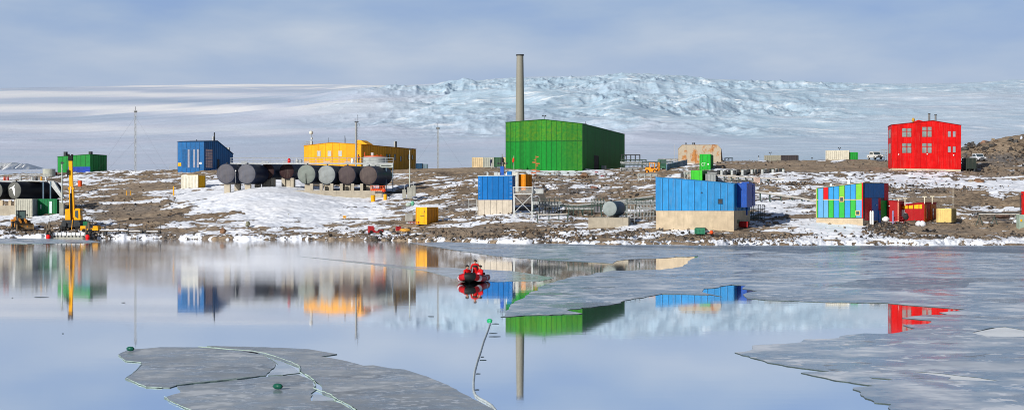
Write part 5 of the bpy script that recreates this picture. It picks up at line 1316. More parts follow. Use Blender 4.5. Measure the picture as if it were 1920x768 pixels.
# ================================================================== quay, bollard posts, floats
D = 251; b = thing('quay_edge', 'rough concrete quay edge crusted with snow below the crane', 'quay', (X(88, D), D, 0))
w = X(166, D)-X(88, D); mb = MB(); mb.box(0, 0, -1, w, 5, .85)
mb.build('wall', CONCG, b); mb = MB()
for i in range(9): x = .3+w*i/9; mb.box(x, -.12, .45+.05*(i % 3), x+w/12, .4, .95+.04*(i % 2))
mb.build('snow_crust', paint('dusted_snow', (.8, .83, .87), .7, .05, streak=0), b)
mb = MB()
for i in range(11): x = .5+w*i/11.5; mb.box(x, -.04, .2, x+.22, .02, .5)
mb.build('fender_slot', DARK, b)
TM = rock_mat('weathered_timber', (.13, .10, .07))
for p_, lab, cl_ in ((92, 'left mooring post at the quay with rope and debris', 'left'), (166, 'right mooring post at the quay', 'right')):
    D = 250.5; b = thing('mooring_post', lab, 'post', (X(p_, D), D, 0), 0, 'mooring posts at the quay')
    mb = MB(); mb.cbox(0, .1, -.5, .28, .28, 3.1); mb.cbox(-.45, .2, -.5, .18, .18, 2.6); mb.build('timber', TM, b)
    mb = MB(); mb.cbox(-.2, .15, 2.2, .9, .12, .1); mb.cbox(0, .1, 2.6, .06, .06, .6); mb.build('crosspiece', DARK, b)
    mb = MB(); mb.tube([(-.35, -.1, .9), (-.1, -.2, .6), (.25, -.15, .55), (.4, 0, 1.0), (.1, .05, 1.3), (-.3, 0, 1.1)], .17, 8); mb.build('tyre_fender', BLACK, b, True)
FR = paint('float_red', alb(250, 30, 35), .4, .1, streak=0)
for p_, lab in ((90.5, 'round red float under the left quay post'), (164.3, 'round red float under the right quay post')):
    D = 249.5; b = thing('float', lab, 'buoy', (X(p_, D), D, Z(443.5, D)), 0, 'red floats hanging at the quay')
    mb = MB(); mb.ball((0, 0, 0), .36, 0, 16, 10, (1, 1, 1.05)); mb.build('ball', FR, b, True); mb = MB(); mb.cyl((0, 0, .33), (0, 0, .5), .08, n=8); mb.cyl((0, 0, .5), (0, .6, 1.2), .03, n=5); mb.build('lanyard', BLACK, b)
D = 256; b = thing('flatbed_trailer', 'low yellow trailer with side boards right of the crane', 'trailer', (X(167, D), D, Z(434, D)), R(-3))
mb = MB(); mb.box(-1.5, 0, .25, 1.5, 1.6, .5); mb.prism([(.55, .2), (.7, .95), (1.45, .95), (1.55, .2)], -.1, 1.6); mb.box(-1.5, 0, .4, -.5, 1.6, .95); mb.build('body', YEL, b)
for p_ in (-.9, .3): mb = MB(); mb.cyl((p_, -.1, .2), (p_, .1, .2), .28, n=12); mb.build('wheel', BLACK, b)
for p_ in (-.3, .5): mb = MB(); mb.cbox(p_, .2, .5, .1, .1, 1.5); mb.build('stake', DARK, b)
mb = MB(); mb.box(-1.2, .5, .95, -.2, 1.3, 1.7); mb.build('load', paint('green_tarp', alb(20, 110, 70)), b)
# timber walkway on blocks
D = 252; b = thing('timber_walkway', 'low snowy timber walkway on dark blocks right of the crane', 'walkway', (X(190, D), D, Z(433.5, D)))
for (a, c, z) in ((185, 222, 0), (222, 240, .0), (240, 266, -.12), (273, 299, -.2)):
    mb = MB(); mb.box(X(a, D)-b.location.x, 0, z, X(c, D)-b.location.x, 1.2, z+.14); mb.build('plank', TM, b)
    mb = MB(); mb.box(X(a, D)-b.location.x+.1, .1, z+.145, X(c, D)-b.location.x-.1, 1.1, z+.26); mb.build('snow', paint('dusted_snow', (.8, .83, .87), .7, .05, streak=0), b)
for p_ in (197, 223.5, 238, 264, 272, 298): x = X(p_, D)-b.location.x; mb = MB(); mb.cbox(x, .3, -1.1, .32, .5, 1.2); mb.build('block', DARK, b)
for p_ in (197, 223.5, 240, 266, 274.5, 300.5): x = X(p_, D)-b.location.x; mb = MB(); mb.cbox(x, .2, 0, .06, .06, 1.35); mb.build('upright', DARK, b)
mb = MB(); x = X(197, D)-b.location.x; mb.box(x-.25, .15, 1.3, x+.25, .25, 1.42); mb.build('lamp', GREYP, b)

# ================================================================== horizontal tank right of centre
F_ = Fr(1178, 425.5, 8); b = F_.root('tank_plinth', 'low concrete box carrying the single grey tank', 'concrete wall')
x0 = F_.tx(1103); L_ = F_.ty(1196); zt = F_.zx(408, 0); mb = MB(); mb.box(x0, 0, -1.2, 0, L_, zt); mb.build('wall', CONC, b)
horiz_tank('fuel_tank', 'single grey-green tank on its own plinth left of the long blue building', 1143, 390.8, 14.3, F_.D+2, 21, 4.6, alb(145, 156, 156), (.05, .09, .13), zfoot=Z(409, F_.D))
def rack(px0, px1, rt, rb, D, nx, nz, label, name='pipe_rack', cat='pipe rack', mat=None, depth=1.2, rods=2, r=.038, group=None, brace=True):
    b = thing(name, label, cat, (X(px0, D), D, Z(rb, D)), 0, group); w = X(px1, D)-X(px0, D); h = Z(rt, D)-Z(rb, D); mat = mat or STEEL
    for i in range(nx+1):
        mb = MB(); x = w*i/nx
        for y in (0, depth): mb.cyl((x, y, -.6), (x, y, h), r, n=5)
        mb.cyl((x, 0, h-.05), (x, depth, h-.05), r, n=5)
        mb.build('upright', mat, b)
    mb = MB()
    pass
    for k in range(nz):
        z = h*(k+1)/nz
        for y in (0, depth): mb = MB(); mb.cyl((0, y, z), (w, y, z), r*.9, n=5); mb.build('rail', mat, b)
    for k in range(rods):
        mb = MB(); y = depth*(k+.5)/rods; mb.cyl((-.2, y, h*.62+.18*k), (w+.3, y, h*.62+.18*k), .11, n=8); mb.build('pipe', STEEL if k % 2 else GREYP, b, True)
    if brace: mb = MB(); mb.cyl((0, -.02, 0), (w/nx, -.02, h), r*.7, n=5); mb.build('brace', mat, b)
    return b
DG = paint('dark_green_steel', (.05, .08, .07))
rack(1406, 1433, 383, 417, 238, 4, 4, 'dark scaffold frame right of the long blue building', 'scaffold', 'scaffold', DG, 2.0, 0, .045)
rack(1652, 1664.5, 281, 299, 344, 2, 4, 'pale steel rack between the parked car and the red building', 'storage_rack', 'rack', STEEL, 1.2, 0, .05)
rack(1066, 1112, 385, 402, 252, 5, 2, 'pipe rack left of the single grey tank', mat=DG)
rack(1168, 1228, 372, 398, 246, 7, 3, 'tangle of pipe racks between the single tank and long blue building', mat=DG, depth=2.5, rods=3)
rack(1176, 1190, 385, 420, 236, 2, 3, 'tall pipe stand right of the single grey tank', mat=STEEL, rods=1)
rack(1001, 1050, 372, 400, 256, 5, 3, 'pipe stand right of the raised steel platform', mat=DG, depth=3, rods=3)
rack(1166, 1212, 299, 318, 358, 6, 2, 'pipe bridge emerging beside the powerhouse side wall', mat=DG, depth=3, rods=3, r=.06)
rack(1205, 1262, 303, 315, 350, 5, 1, 'low pipe rack behind the orange forklift', mat=DG, depth=2, rods=2, r=.06)
rack(1236, 1290, 297, 306, 366, 5, 1, 'high pipe rack left of the rusty shed', mat=STEEL, depth=2, rods=2, r=.06)
rack(1166, 1200, 290, 300, 362, 4, 1, 'dark hooped handrail at the powerhouse rear corner', 'handrail', 'handrail', DARK, 1, 0, .09)
rack(1360, 1374, 296, 305, 354, 2, 1, 'small steel landing at the rusty shed end', 'landing', 'landing', DG, 1.5, 0, .06)
rack(1165, 1196, 315, 322, 346, 3, 1, 'dark low duct rack at the foot of the powerhouse', mat=DARK, depth=2, rods=3, r=.06)
rack(1197, 1232, 325.5, 335, 316, 3, 1, 'grey pipe run beyond the snowy bank', mat=GREYP, depth=1, rods=2, r=.06)
def pipeline(name, label, pts, r, mats, legs=6, dz=(0, .35), group=None, cat='pipeline'):
    """pipes on short trestles: pts are (column, row, distance)"""
    w = [Vector((X(p, d), d, Z(q, d))) for p, q, d in pts]; b = thing(name, label, cat, w[0], 0, group)
    for k, z in enumerate(dz):
        mb = MB(); mb.tube([v-w[0]+Vector((0, .5*k, z)) for v in w], r, 8); mb.build('pipe', mats[k % len(mats)], b, True)
    tot = len(w)-1
    for i in range(legs+1):
        t_ = tot*i/legs; k = min(int(t_), tot-1); v = w[k].lerp(w[k+1], t_-k); g = gH(v.x, v.y)
        mb = MB(); q = v-w[0]; mb.box(q.x-.07, -.1+q.y, g-w[0].z-.5, q.x+.07, q.y+.05, q.z+.1); mb.box(q.x-.07, q.y+.6, g-w[0].z-.5, q.x+.07, q.y+.75, q.z+.1); mb.box(q.x-.07, q.y-.2, q.z-r-.12, q.x+.07, q.y+.85, q.z-r)
        mb.build('trestle', DG, b)
    return b
PG_ = 'above-ground pipelines on trestles'
PALE = paint('pale_lagging', (.48, .46, .42), .5, .2)
pipeline('pipeline', 'double pale pipeline right of the lime green box', [(1345, 329, 300), (1385, 331, 300), (1425, 333.5, 300), (1470, 336.5, 300)], .17, [PALE, STEEL], 9, (0, -.55), PG_)
pipeline('pipeline', 'upper pale pipeline running behind the double one', [(1320, 323, 318), (1400, 327, 318), (1475, 330, 318)], .14, [STEEL, DARK], 10, (0, .3), PG_)
pipeline('pipeline', 'single pale pipe crossing the slope right of the long blue building', [(1408, 358, 262), (1450, 364, 262), (1500, 371, 262), (1528, 377, 262)], .17, [PALE], 7, (0,), PG_)
pipeline('pipeline', 'long dark pipe crossing the slope left of the single tank', [(1030, 384, 262), (1080, 388, 256), (1140, 383, 250), (1225, 371, 250)], .12, [DG, STEEL], 10, (0, .3), PG_)
pipeline('pipeline', 'short pipe run from the tall pipe stand towards the blue pump house', [(1008, 402.5, 244), (1040, 402, 244), (1064, 401, 244)], .12, [PALE], 3, (0,), PG_)
pipeline('pipeline', 'pipe run along the ridge behind the yellow container', [(700, 361, 305), (740, 363, 305), (790, 362, 305)], .12, [DARK], 5, (0, .3), PG_)
# pipe bridge at the right edge
D = 231; b = thing('pipe_bridge', 'dark pipe bridge on braced legs at the right edge', 'pipe bridge', (X(1828, D), D, Z(401.5, D))); w = X(1910, D)-X(1828, D)
mb = MB(); mb.box(0, 0, -.12, w, .6, .1); mb.cyl((.3, -.1, .16), (w, -.1, .16), .13, n=8); mb.build('beam', DARK, b)
mb = MB(); mb.cyl((.5, -.25, .02), (w, -.25, .02), .11, n=8); mb.build('pipe', PALE, b, True)
for p_ in (1838, 1866, 1905):
    x = X(p_, D)-b.location.x; g = gz(p_, D)-b.location.z
    mb = MB(); mb.cyl((x, 0, -.1), (x-.7, 0, g-.3), .06, n=5); mb.cyl((x, .4, -.1), (x+.5, .4, g-.3), .06, n=5); mb.build('leg', STEEL if p_ > 1900 else DG, b)
D = 226; b = thing('instrument_tower', 'green-grey kiosk with a red lattice section cut by the right edge', 'tower', (X(1917, D), D, Z(428, D)))
mb = MB(); mb.box(-.5, 0, -.6, .9, 1.2, Z(402, D)-Z(428, D)); mb.build('kiosk', paint('kiosk_green', (.28, .36, .30)), b)
mb = MB(); h0 = Z(402, D)-Z(428, D); mb.box(.12, .2, h0, .9, .9, h0+3.4); mb.build('red_lattice', REDP, b)
mb = MB(); mb.tube([(-.25, .2, 0), (-.25, .2, h0+2.6), (-.1, .2, h0+3.0), (.1, .2, h0+3.0)], .07, 8); mb.build('gooseneck', DARK, b, True)
mb = MB(); mb.box(-.3, -.04, 1.0, -.05, .0, 1.35); mb.build('hazard_plate', YEL, b)

# ================================================================== machines by the powerhouse
D = 338; b = thing('forklift', 'orange all-terrain forklift parked right of the powerhouse', 'forklift', (X(1225, D), D, Z(326.5, D)), R(60)); OR = paint('forklift_orange', alb(240, 150, 30), .5, .15, streak=.3)
mb = MB(); mb.box(-.8, -1.2, .5, .8, 1.6, 1.2); mb.prism([(.2, 1.2), (.3, 1.55), (1.5, 1.5), (1.6, 1.2)], -.7, .7, 'x'); mb.build('chassis', OR, b)
mb = MB()
for (xx, yy) in ((-.7, -.6), (.7, -.6), (-.7, .6), (.7, .6)): mb.cbox(xx, yy, 1.2, .1, .1, 1.3)
mb.box(-.78, -.7, 2.45, .78, .7, 2.55); mb.build('cab_frame', OR, b)
for (xx, yy) in ((-.8, -.8), (.8, -.8), (-.8, 1.1), (.8, 1.1)): mb = MB(); mb.cyl((xx-.18, yy, .5), (xx+.18, yy, .5), .5, n=14); w = mb.build('wheel', BLACK, b, True); mb = MB(); mb.cyl((xx-.2, yy, .5), (xx+.2, yy, .5), .25, n=10); mb.build('rim', OR, w, True)
mb = MB()
for xx in (-.4, .4): mb.box(xx-.07, -1.45, .1, xx+.07, -1.3, 2.6)
for zz in (.3, 1.4, 2.5): mb.box(-.45, -1.5, zz, .45, -1.35, zz+.12)
mb.build('mast', OR, b)
for xx in (-.35, .35): mb = MB(); mb.box(xx-.06, -2.4, .2, xx+.06, -1.4, .28); mb.build('fork', DARK, b)
D = 342; b = thing('tractor', 'green tractor with closed cab beside the orange forklift', 'tractor', (X(1244, D), D, Z(323.5, D)), R(20)); TGn = paint('tractor_green', alb(70, 115, 95), .5, .2)
mb = MB(); mb.box(-.45, -1.9, .7, .45, .2, 1.4); mb.build('bonnet', TGn, b)
mb = MB(); mb.box(-.75, .1, 1.0, .75, 1.5, 2.0); mb.box(-.75, .1, 2.75, .75, 1.5, 2.9)
for (xx, yy) in ((-.7, .15), (.7, .15), (-.7, 1.45), (.7, 1.45)): mb.cbox(xx, yy, 2, .09, .09, .8)
c = mb.build('cab', TGn, b); mb = MB(); mb.box(-.68, .17, 2.0, .68, 1.43, 2.74); mb.build('cab_glass', paint('cab_glass', (.10, .16, .15), .15, .1, streak=0), c)
for (xx, yy, rr_) in ((-.85, 1.0, .8), (.85, 1.0, .8), (-.7, -1.4, .5), (.7, -1.4, .5)): mb = MB(); mb.cyl((xx-.18, yy, rr_), (xx+.18, yy, rr_), rr_, n=16); w = mb.build('wheel', BLACK, b, True); mb = MB(); mb.cyl((xx-.2, yy, rr_), (xx+.2, yy, rr_), rr_*.5, n=10); mb.build('rim', GREYP, w, True)
mb = MB(); mb.cyl((.3, -1.2, 1.4), (.3, -1.2, 2.4), .06, n=6); mb.build('exhaust', DARK, b)
BP = paint('blue_grey_pipe', alb(95, 125, 150)); k = 0
for i in range(5):
    for j in range(5-i if i else 5):
        D = 336+j*.6; r0_ = 317.5
        b = MB(); a = Vector((X(1250, D), D, Z(319, D)+.15+i*.26)); c = Vector((X(1288, D+8), D+8, Z(310, D+8)+.15+i*.26)); b.tube([a+Vector((0, j*.1, 0)), c], .13, 8)
        tag(b.build('stacked_pipe', BP, None, True), 'blue-grey pipe in the sloping stack right of the tractor', 'pipe', 'stacked blue-grey pipes'); k += 1
def car(px, row, D, rz, col, label, w=1.85, snow=False, name='pickup_truck', cat='truck'):
    b = thing(name, label, cat, (X(px, D), D, Z(row, D)), R(rz)); M = paint(name+'_paint', col, .35, .06, streak=.15)
    mb = MB(); mb.prism([(-2.3, .4), (-2.35, .95), (-1.2, 1.05), (-.6, 1.75), (.9, 1.78), (1.1, 1.1), (2.3, 1.08), (2.35, .45)], -w/2, w/2, 'x')
    mb.build('body', M, b)
    mb = MB(); mb.prism([(-1.24, 1.1), (-.72, 1.68), (-.66, 1.68), (-1.16, 1.1)], -w/2+.12, w/2-.12, 'x'); mb.build('windscreen', glass(), b)
    for sx_ in (-1, 1):
        mb = MB(); mb.prism([(-1.0, 1.12), (-.55, 1.62), (.8, 1.64), (.95, 1.12)], sx_*(w/2+.01), sx_*(w/2-.03), 'x'); mb.build('side_window', glass(), b)
        mb = MB(); mb.cbox(sx_*(w/2-.25), -2.34, .68, .32, .08, .2); mb.build('headlight', paint('lamp_lens', (.7, .7, .7), .2, .05, streak=0), b)
        for yy in (-1.45, 1.45):
            mb = MB(); mb.cyl((sx_*(w/2-.2), yy, .38), (sx_*(w/2+.02), yy, .38), .38, n=14); q = mb.build('wheel', BLACK, b, True); mb = MB(); mb.cyl((sx_*(w/2-.1), yy, .38), (sx_*(w/2+.035), yy, .38), .2, n=10); mb.build('rim', GREYP, q, True)
    mb = MB(); mb.box(-w/2+.1, -2.4, .42, w/2-.1, -2.3, .62); mb.build('bumper', DARK, b)
    mb = MB(); mb.box(-w/2+.45, -2.37, .68, w/2-.45, -2.3, .88); mb.build('grille', DARK, b)
    return b
car(1640.5, 299, 345, 12, (.62, .62, .60), 'pale car on the ridge left of the red building', 1.75)
car(1833.5, 303, 344, 8, (.66, .70, .76), 'white pickup parked nose-out right of the red building', 1.8)
b = container('skip_bin', 'black open bin with pale plates right of the red building', Fr(1825, 317, 10), 1804, 1830, 297, ((.02, .03, .025), (.02, .02, .02)), cat='bin', rib=.7, doors='')
mb = MB(); mb.box(-.8, -.06, 1.3, -.4, -.02, 1.9); mb.build('plate', paint('pale_green_plate', (.35, .45, .3)), b)
mb = MB(); mb.box(-1.9, -.06, 1.9, -1.3, -.02, 2.1); mb.build('plate', WHITEP, b)
gnb = alb(50, 130, 100)
b = container('waste_bin', 'small sea-green bin on the snow before the long blue building', Fr(1321, 438, 8, 219), 1303, 1322.5, 428, (gnb, dk(gnb, .6)), cat='bin', rib=.45, doors='', feet=False)
rb_ = alb(165, 20, 25)
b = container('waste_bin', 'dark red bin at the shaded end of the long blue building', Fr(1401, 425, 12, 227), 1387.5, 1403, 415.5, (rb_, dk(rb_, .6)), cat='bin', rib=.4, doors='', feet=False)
D = 218; b = thing('float', 'small orange float and rope on snow right of the sea-green bin', 'buoy', (X(1334, D), D, Z(438.5, D)))
mb = MB(); mb.ball((0, 0, .25), .28, 0, 12, 8); mb.build('ball', ORANGE, b, True); mb = MB(); mb.tube([(-.6, 0, .1), (-.3, -.1, .15), (.4, 0, .12), (.7, .1, .1)], .07, 6); mb.build('rope', paint('pink_rope', (.6, .3, .25)), b)
# things around the huts
def bag(px, row, D, w, h, col, label, seed=0, cat='bag', name='bulk_bag'):
    rnd = random.Random(seed); b = thing(name, label, cat, (X(px, D), D, Z(row, D)))
    mb = MB(); mb.ball((0, 0, h*.45), 1, 0, 18, 12, (w/2, w/2.4, h*.5))
    mb.v = [(v[0]*(1+rnd.uniform(-.12, .12)), v[1]*(1+rnd.uniform(-.12, .12)), max(-.2, v[2]*(1+rnd.uniform(-.08, .08)))) for v in mb.v]
    mb.build('sack', paint(name+str(seed), col, .7, .2, 3, streak=.2), b, True)
    mb = MB(); mb.tube([(-w*.1, 0, h*.9), (0, 0, h*1.04), (w*.1, 0, h*.9)], .05, 6); mb.build('tie', GREYP, b); return b
bag(1661, 415.5, 231.5, 1.15, .8, (.72, .72, .72), 'white bulk bag at the corner of the patchwork hut', 3)
bag(1723, 424, 222, 1.0, .8, (.6, .6, .62), 'left of two pale bags before the red hut', 4)
bag(1730, 424.5, 221.5, .9, .85, (.66, .66, .68), 'right of two pale bags before the red hut', 5)
bag(1698.5, 412, 229, .8, 1.05, (.03, .03, .03), 'black covered bundle before the white door', 6, 'bundle', 'covered_bundle')
bag(773.5, 385.5, 268, .7, .85, (.15, .45, .30), 'green sack on snow above the yellow container', 7)
bag(766, 387, 266, 1.0, .7, (.40, .48, .42), 'grey-green sack beside the green one', 8)
bag(760, 434, 236, 1.7, .55, (.60, .30, .05), 'crumpled orange tarpaulin heap on the shore rocks', 9, 'tarpaulin', 'tarpaulin_heap')
D = 230; b = thing('picnic_table', 'brown picnic table outside the red annex', 'table', (X(1684, D), D, Z(416, D)))
mb = MB(); mb.box(-.8, -.35, .7, .8, .35, .76); mb.build('table_top', MAR, b)
for y in (-.65, .65): mb = MB(); mb.box(-.8, y-.12, .42, .8, y+.12, .47); mb.build('bench', MAR, b)
for x in (-.6, .6): mb = MB(); mb.cyl((x, -.7, -.2), (x, -.1, .72), .05, n=5); mb.cyl((x, .7, -.2), (x, .1, .72), .05, n=5); mb.build('leg', MAR, b)
D = 229.5; b = thing('gas_bottle', 'tall violet-grey gas bottle against the red annex', 'gas cylinder', (X(1674.5, D), D, Z(414.5, D)))
mb = MB(); mb.tube([(0, 0, -.4), (0, 0, 1.4), (0, 0, 1.55), (0, 0, 1.6)], [.15, .15, .09, .05], 10); mb.build('bottle', paint('violet_grey', (.25, .2, .35)), b, True); mb = MB(); mb.cyl((0, 0, 1.6), (0, 0, 1.72), .04, n=6); mb.build('valve', DARK, b)
# red machine wreck and crates on the shore
D = 239; b = thing('boat_winch', 'faded red winch frame with drum lying on the shore rocks', 'winch', (X(706, D), D, Z(437, D)), R(15)); RD = paint('faded_red', alb(165, 40, 45), .6, .35, 2, streak=.5)
mb = MB(); mb.box(-1.3, -.4, .1, 1.0, .5, .3); mb.box(-1.3, -.4, .3, -.5, .5, 1.15); mb.prism([(-.5, .3), (-.5, .9), (.3, .55), (.9, .55), (1, .3)], -.38, .45); mb.build('frame', RD, b)
mb = MB(); mb.cyl((-.1, -.55, .65), (-.1, .6, .65), .3, n=14); mb.build('cable_drum', GREYP, b, True)
for x in (-.9, .6): mb = MB(); mb.cyl((x, -.5, .2), (x, -.3, .2), .26, n=12); mb.build('wheel', BLACK, b, True)
D = 240; b = thing('crate', 'small faded red crate on the rocks right of the winch', 'crate', (X(747, D), D, Z(430, D)), R(20)); mb = MB(); mb.box(-.35, -.3, -.2, .35, .3, .45)
for z in (0, .2): mb.box(-.37, -.32, z, .37, -.29, z+.1)
mb.build('box', RD, b); mb = MB(); mb.box(-.38, -.33, .45, .38, .33, .5); mb.build('lid', MAR, b)
D = 247; b = thing('sledge', 'dark red sledge frame tucked left of the yellow container', 'sledge', (X(776, D), D, Z(420, D)))
for y in (0, .7): mb = MB(); mb.tube([(-.9, y, .35), (-.75, y, .1), (.9, y, .1)], .05, 6); mb.build('runner', RD, b, True)
mb = MB(); mb.box(-.7, 0, .35, .9, .7, .42)
for x in (-.6, 0, .7): mb.box(x-.04, 0, .1, x+.04, .7, .36)
mb.build('deck', RD, b)
D = 243; b = thing('work_trestle', 'low dark trestle on the shore below the yellow container', 'trestle', (X(808, D), D, Z(436, D)))
mb = MB(); mb.box(-.9, 0, .6, .5, .5, .7); mb.build('top', DARK, b)
for x in (-.8, .4): mb = MB(); mb.cbox(x, .25, -.4, .1, .4, 1.0); mb.build('leg', DARK, b)

# rows of dark drums stored behind the lime green box
DRG = paint('drum_dark_green', (.06, .09, .07), .6, .3); k = 0
for i in range(20):
    for j in range(2):
        D = 316+j*1.3; px = 1346+i*6.4+((i*7+j*13) % 5)*.4
        if (i*3+j*5) % 9 == 0: continue
        b = MB(); r = .29; z = gz(px, D)
        b.tube([(X(px, D), D, z-.2), (X(px, D), D, z+.3), (X(px, D), D, z+.31), (X(px, D), D, z+.33), (X(px, D), D, z+.85), (X(px, D), D, z+.88)], [r, r, r*1.07, r, r, r*.8], 10)
        tag(b.build('drum', [DRG, GREYP, DARK][(i+2*j) % 3], None, True), 'dark drum in the double row stored beyond the pale pipelines', 'drum', 'double row of stored drums')
# sloping covered duct and frame beside the raised platform
D = 262; b = thing('covered_duct', 'grey duct dropping into a dark sloping cover right of the steel platform', 'duct', (X(998, D), D, Z(362, D)))
mb = MB(); mb.box(0, 0, -.1, 1.9, 1.2, .75); mb.build('duct', GREYP, b)
mb = MB(); mb.prism([(1.0, -.1), (1.9, .1), (3.4, -2.8), (2.2, -3.0)], .1, 1.3); mb.build('cover', paint('dark_cover', (.07, .065, .06)), b)
for x in (.3, 1.3): mb = MB(); mb.cbox(x, .4, -3.4, .1, .1, 3.3); mb.build('leg', STEEL, b)
rack(1012, 1046, 378, 401, 253, 6, 3, 'dark valve rack below the sloping duct cover', 'pipe_rack', 'pipe rack', DARK, 1.6, 3, .06)
rack(1196, 1226, 384, 404, 240, 5, 3, 'fine steel pipe stand against the left end of the long blue building', mat=STEEL, depth=1.5, rods=2)
rack(1110, 1132, 372, 390, 244, 4, 2, 'small valve frame behind the single grey tank', mat=DG, depth=1.2, rods=2)
rack(1284, 1300, 322, 331, 300, 3, 1, 'short grey frame left of the lime green box', mat=GREYP, depth=1, rods=2)
for i, (px, row, w_, h_, m, lab) in enumerate(((1289, 330, 1.1, 1.0, (.45, .38, .30), 'pinkish crate left of the lime green box'), (1281, 331, .9, .9, (.10, .10, .10), 'black crate beside the pinkish one'),
        (1419, 343, 1.0, 1.0, (.50, .38, .32), 'pale pink crate at the end of the pipelines'), (1372, 337, 1.3, .9, (.5, .44, .34), 'tan crate under the pale pipelines'),
        (1120, 396, 1.0, .8, (.2, .2, .22), 'dark crate left of the single tank plinth'), (767, 412, 1.2, 1.0, (.36, .36, .33), 'grey crate left of the yellow container'))):
    D = solveD(px, row); b = thing('crate', lab, 'crate', (X(px, D), D, Z(row, D)), R(12)); M = paint('crate_%d' % i, m, .7, .2)
    mb = MB(); mb.cbox(0, 0, -.2, w_, w_*.8, h_+.2)
    for q in (-.4, 0, .4): mb.box(q*w_-.05, -w_*.4-.04, 0, q*w_+.05, -w_*.4, h_)
    mb.build('box', M, b); mb = MB(); mb.cbox(0, 0, h_, w_+.06, w_*.8+.08, .06); mb.build('lid', M, b)
# ================================================================== boulders and rubble
def hull(mb, c, sx_, sy_, sz_, rnd, m=0, n=16):
    bm = bmesh.new(); pts = []
    for i in range(n):
        v = Vector((rnd.gauss(0, 1), rnd.gauss(0, 1), rnd.gauss(0, 1))).normalized()*rnd.uniform(.75, 1.05)
        pts.append(bm.verts.new((c[0]+v.x*sx_, c[1]+v.y*sy_, c[2]+v.z*sz_)))
    bmesh.ops.convex_hull(bm, input=pts)
    bm.verts.ensure_lookup_table(); idx = {}; vs = []
    for f in bm.faces:
        for v in f.verts:
            if v.index not in idx or True: pass
    bm.verts.index_update(); vs = [v.co[:] for v in bm.verts]; fs = [[v.index for v in f.verts] for f in bm.faces]
    bm.free(); mb.add(vs, fs, m)
def boulder(px, row, wpx, hpx, col, label, seed, D=None, group='separate boulders on the slopes'):
    D = D or solveD(px, row); s = D/FPX; rnd = random.Random(seed); z = Z(row, D)
    mb = MB(); hull(mb, (0, 0, hpx*s*.42), wpx*s/2, wpx*s/2.2, hpx*s*.62, rnd, n=26)
    o = mb.build('boulder', rock_mat('boulder_rock_%d' % (seed % 5), col), loc=(X(px, D), D, z)); tag(o, label, 'boulder', group)
    bv = o.modifiers.new('edges', 'BEVEL'); bv.width = .05*wpx*s; bv.segments = 2
    return o
brn, red_, gry, tan_ = (.24, .13, .07), (.26, .12, .085), (.16, .145, .125), (.30, .24, .17)
boulder(1833, 345, 30, 11, brn, 'large rusty-brown boulder on snow below the red building', 1)
boulder(1822, 345, 16, 9, tan_, 'tan boulder leaning on the large rusty-brown one', 2)
boulder(418, 437.5, 15, 12, brn, 'dark brown angular boulder at the waterline left of centre', 3)
boulder(464, 424, 13, 11, (.25, .25, .17), 'pale greenish boulder alone on the snow slope', 4)
boulder(1095, 334, 20, 11, (.25, .15, .09), 'brown boulder on the bank below the powerhouse', 5)
boulder(1114, 355, 18, 7, red_, 'reddish flat boulder halfway down the slope above the tank', 6)
boulder(1817, 275, 10, 9, (.07, .06, .055), 'dark pointed rock at the start of the hill crest', 7, 366)
boulder(1827, 278, 14, 5, gry, 'low grey rock beside the pointed one on the hill crest', 8, 366)
boulder(1848, 274, 24, 12, (.33, .19, .13), 'pinkish boulder on the crest of the right hill', 9, 368)
boulder(1851, 269, 8, 5, (.08, .07, .06), 'small dark rock perched on the pinkish boulder', 10, 370)
boulder(1866, 270, 12, 9, gry, 'grey boulder right of the pinkish one on the crest', 11, 369)
boulder(1885, 266, 30, 9, (.22, .19, .14), 'broad flat greenish-brown boulder on the right crest', 12, 371)
boulder(1905, 264, 34, 5, (.16, .2, .2), 'long low slab at the right end of the crest', 13, 374)
boulder(1722, 300, 12, 5, tan_, 'tan rock hidden beside the red building base', 14, 350) if False else None
boulder(1012, 444.5, 12, 6, (.08, .07, .06), 'black wet rock at the waterline below the pump house', 15)
boulder(772, 450.5, 8, 5, (.03, .03, .03), 'small black rock in the ice below the orange tarpaulin', 16)
boulder(704, 449, 12, 6, (.05, .05, .045), 'dark wet rock on the shore below the red winch', 17)
boulder(1345, 441, 26, 6, gry, 'low grey ledge rock below the long blue building', 18)
boulder(1880, 408, 44, 9, (.20, .12, .09), 'broad reddish rock face under the pipe bridge', 19)
boulder(1560, 389, 60, 6, (.22, .15, .10), 'brown mound left of the patchwork hut', 20) if False else None
rnd = random.Random(5); mb = MB(); protos = []
for k in range(10):
    q = MB(); hull(q, (0, 0, 0), 1, 1, .7, rnd, n=10); protos.append(q)
def scatter(px0, px1, r0, r1, n, s0, s1, dens=None):
    for i in range(n):
        px = rnd.uniform(px0, px1); row = rnd.uniform(r0, r1)
        D = solveD(px, row); q = protos[rnd.randrange(10)]; s = s0+(s1-s0)*rnd.random()**2.5
        a = rnd.uniform(0, 6.28); ca, sa = math.cos(a)*s, math.sin(a)*s; x0, z0 = X(px, D), gz(px, D)+s*.15+.1
        mb.add([(x0+v[0]*ca-v[1]*sa, D+v[0]*sa+v[1]*ca, z0+v[2]*s) for v in q.v], q.f, rnd.randrange(4))
scatter(-20, 1940, 440, 449, 700, .1, .42); scatter(600, 1300, 430, 452, 600, .1, .42); scatter(1300, 1500, 440, 457, 200, .1, .4)
scatter(1618, 1700, 418, 440, 420, .12, .42); scatter(1640, 1900, 345, 362, 450, .12, .45); scatter(1300, 1420, 300, 345, 120, .12, .35)
scatter(1410, 1520, 342, 356, 300, .15, .42); scatter(960, 1200, 325, 372, 450, .12, .45); scatter(1810, 1930, 268, 330, 260, .12, .5)
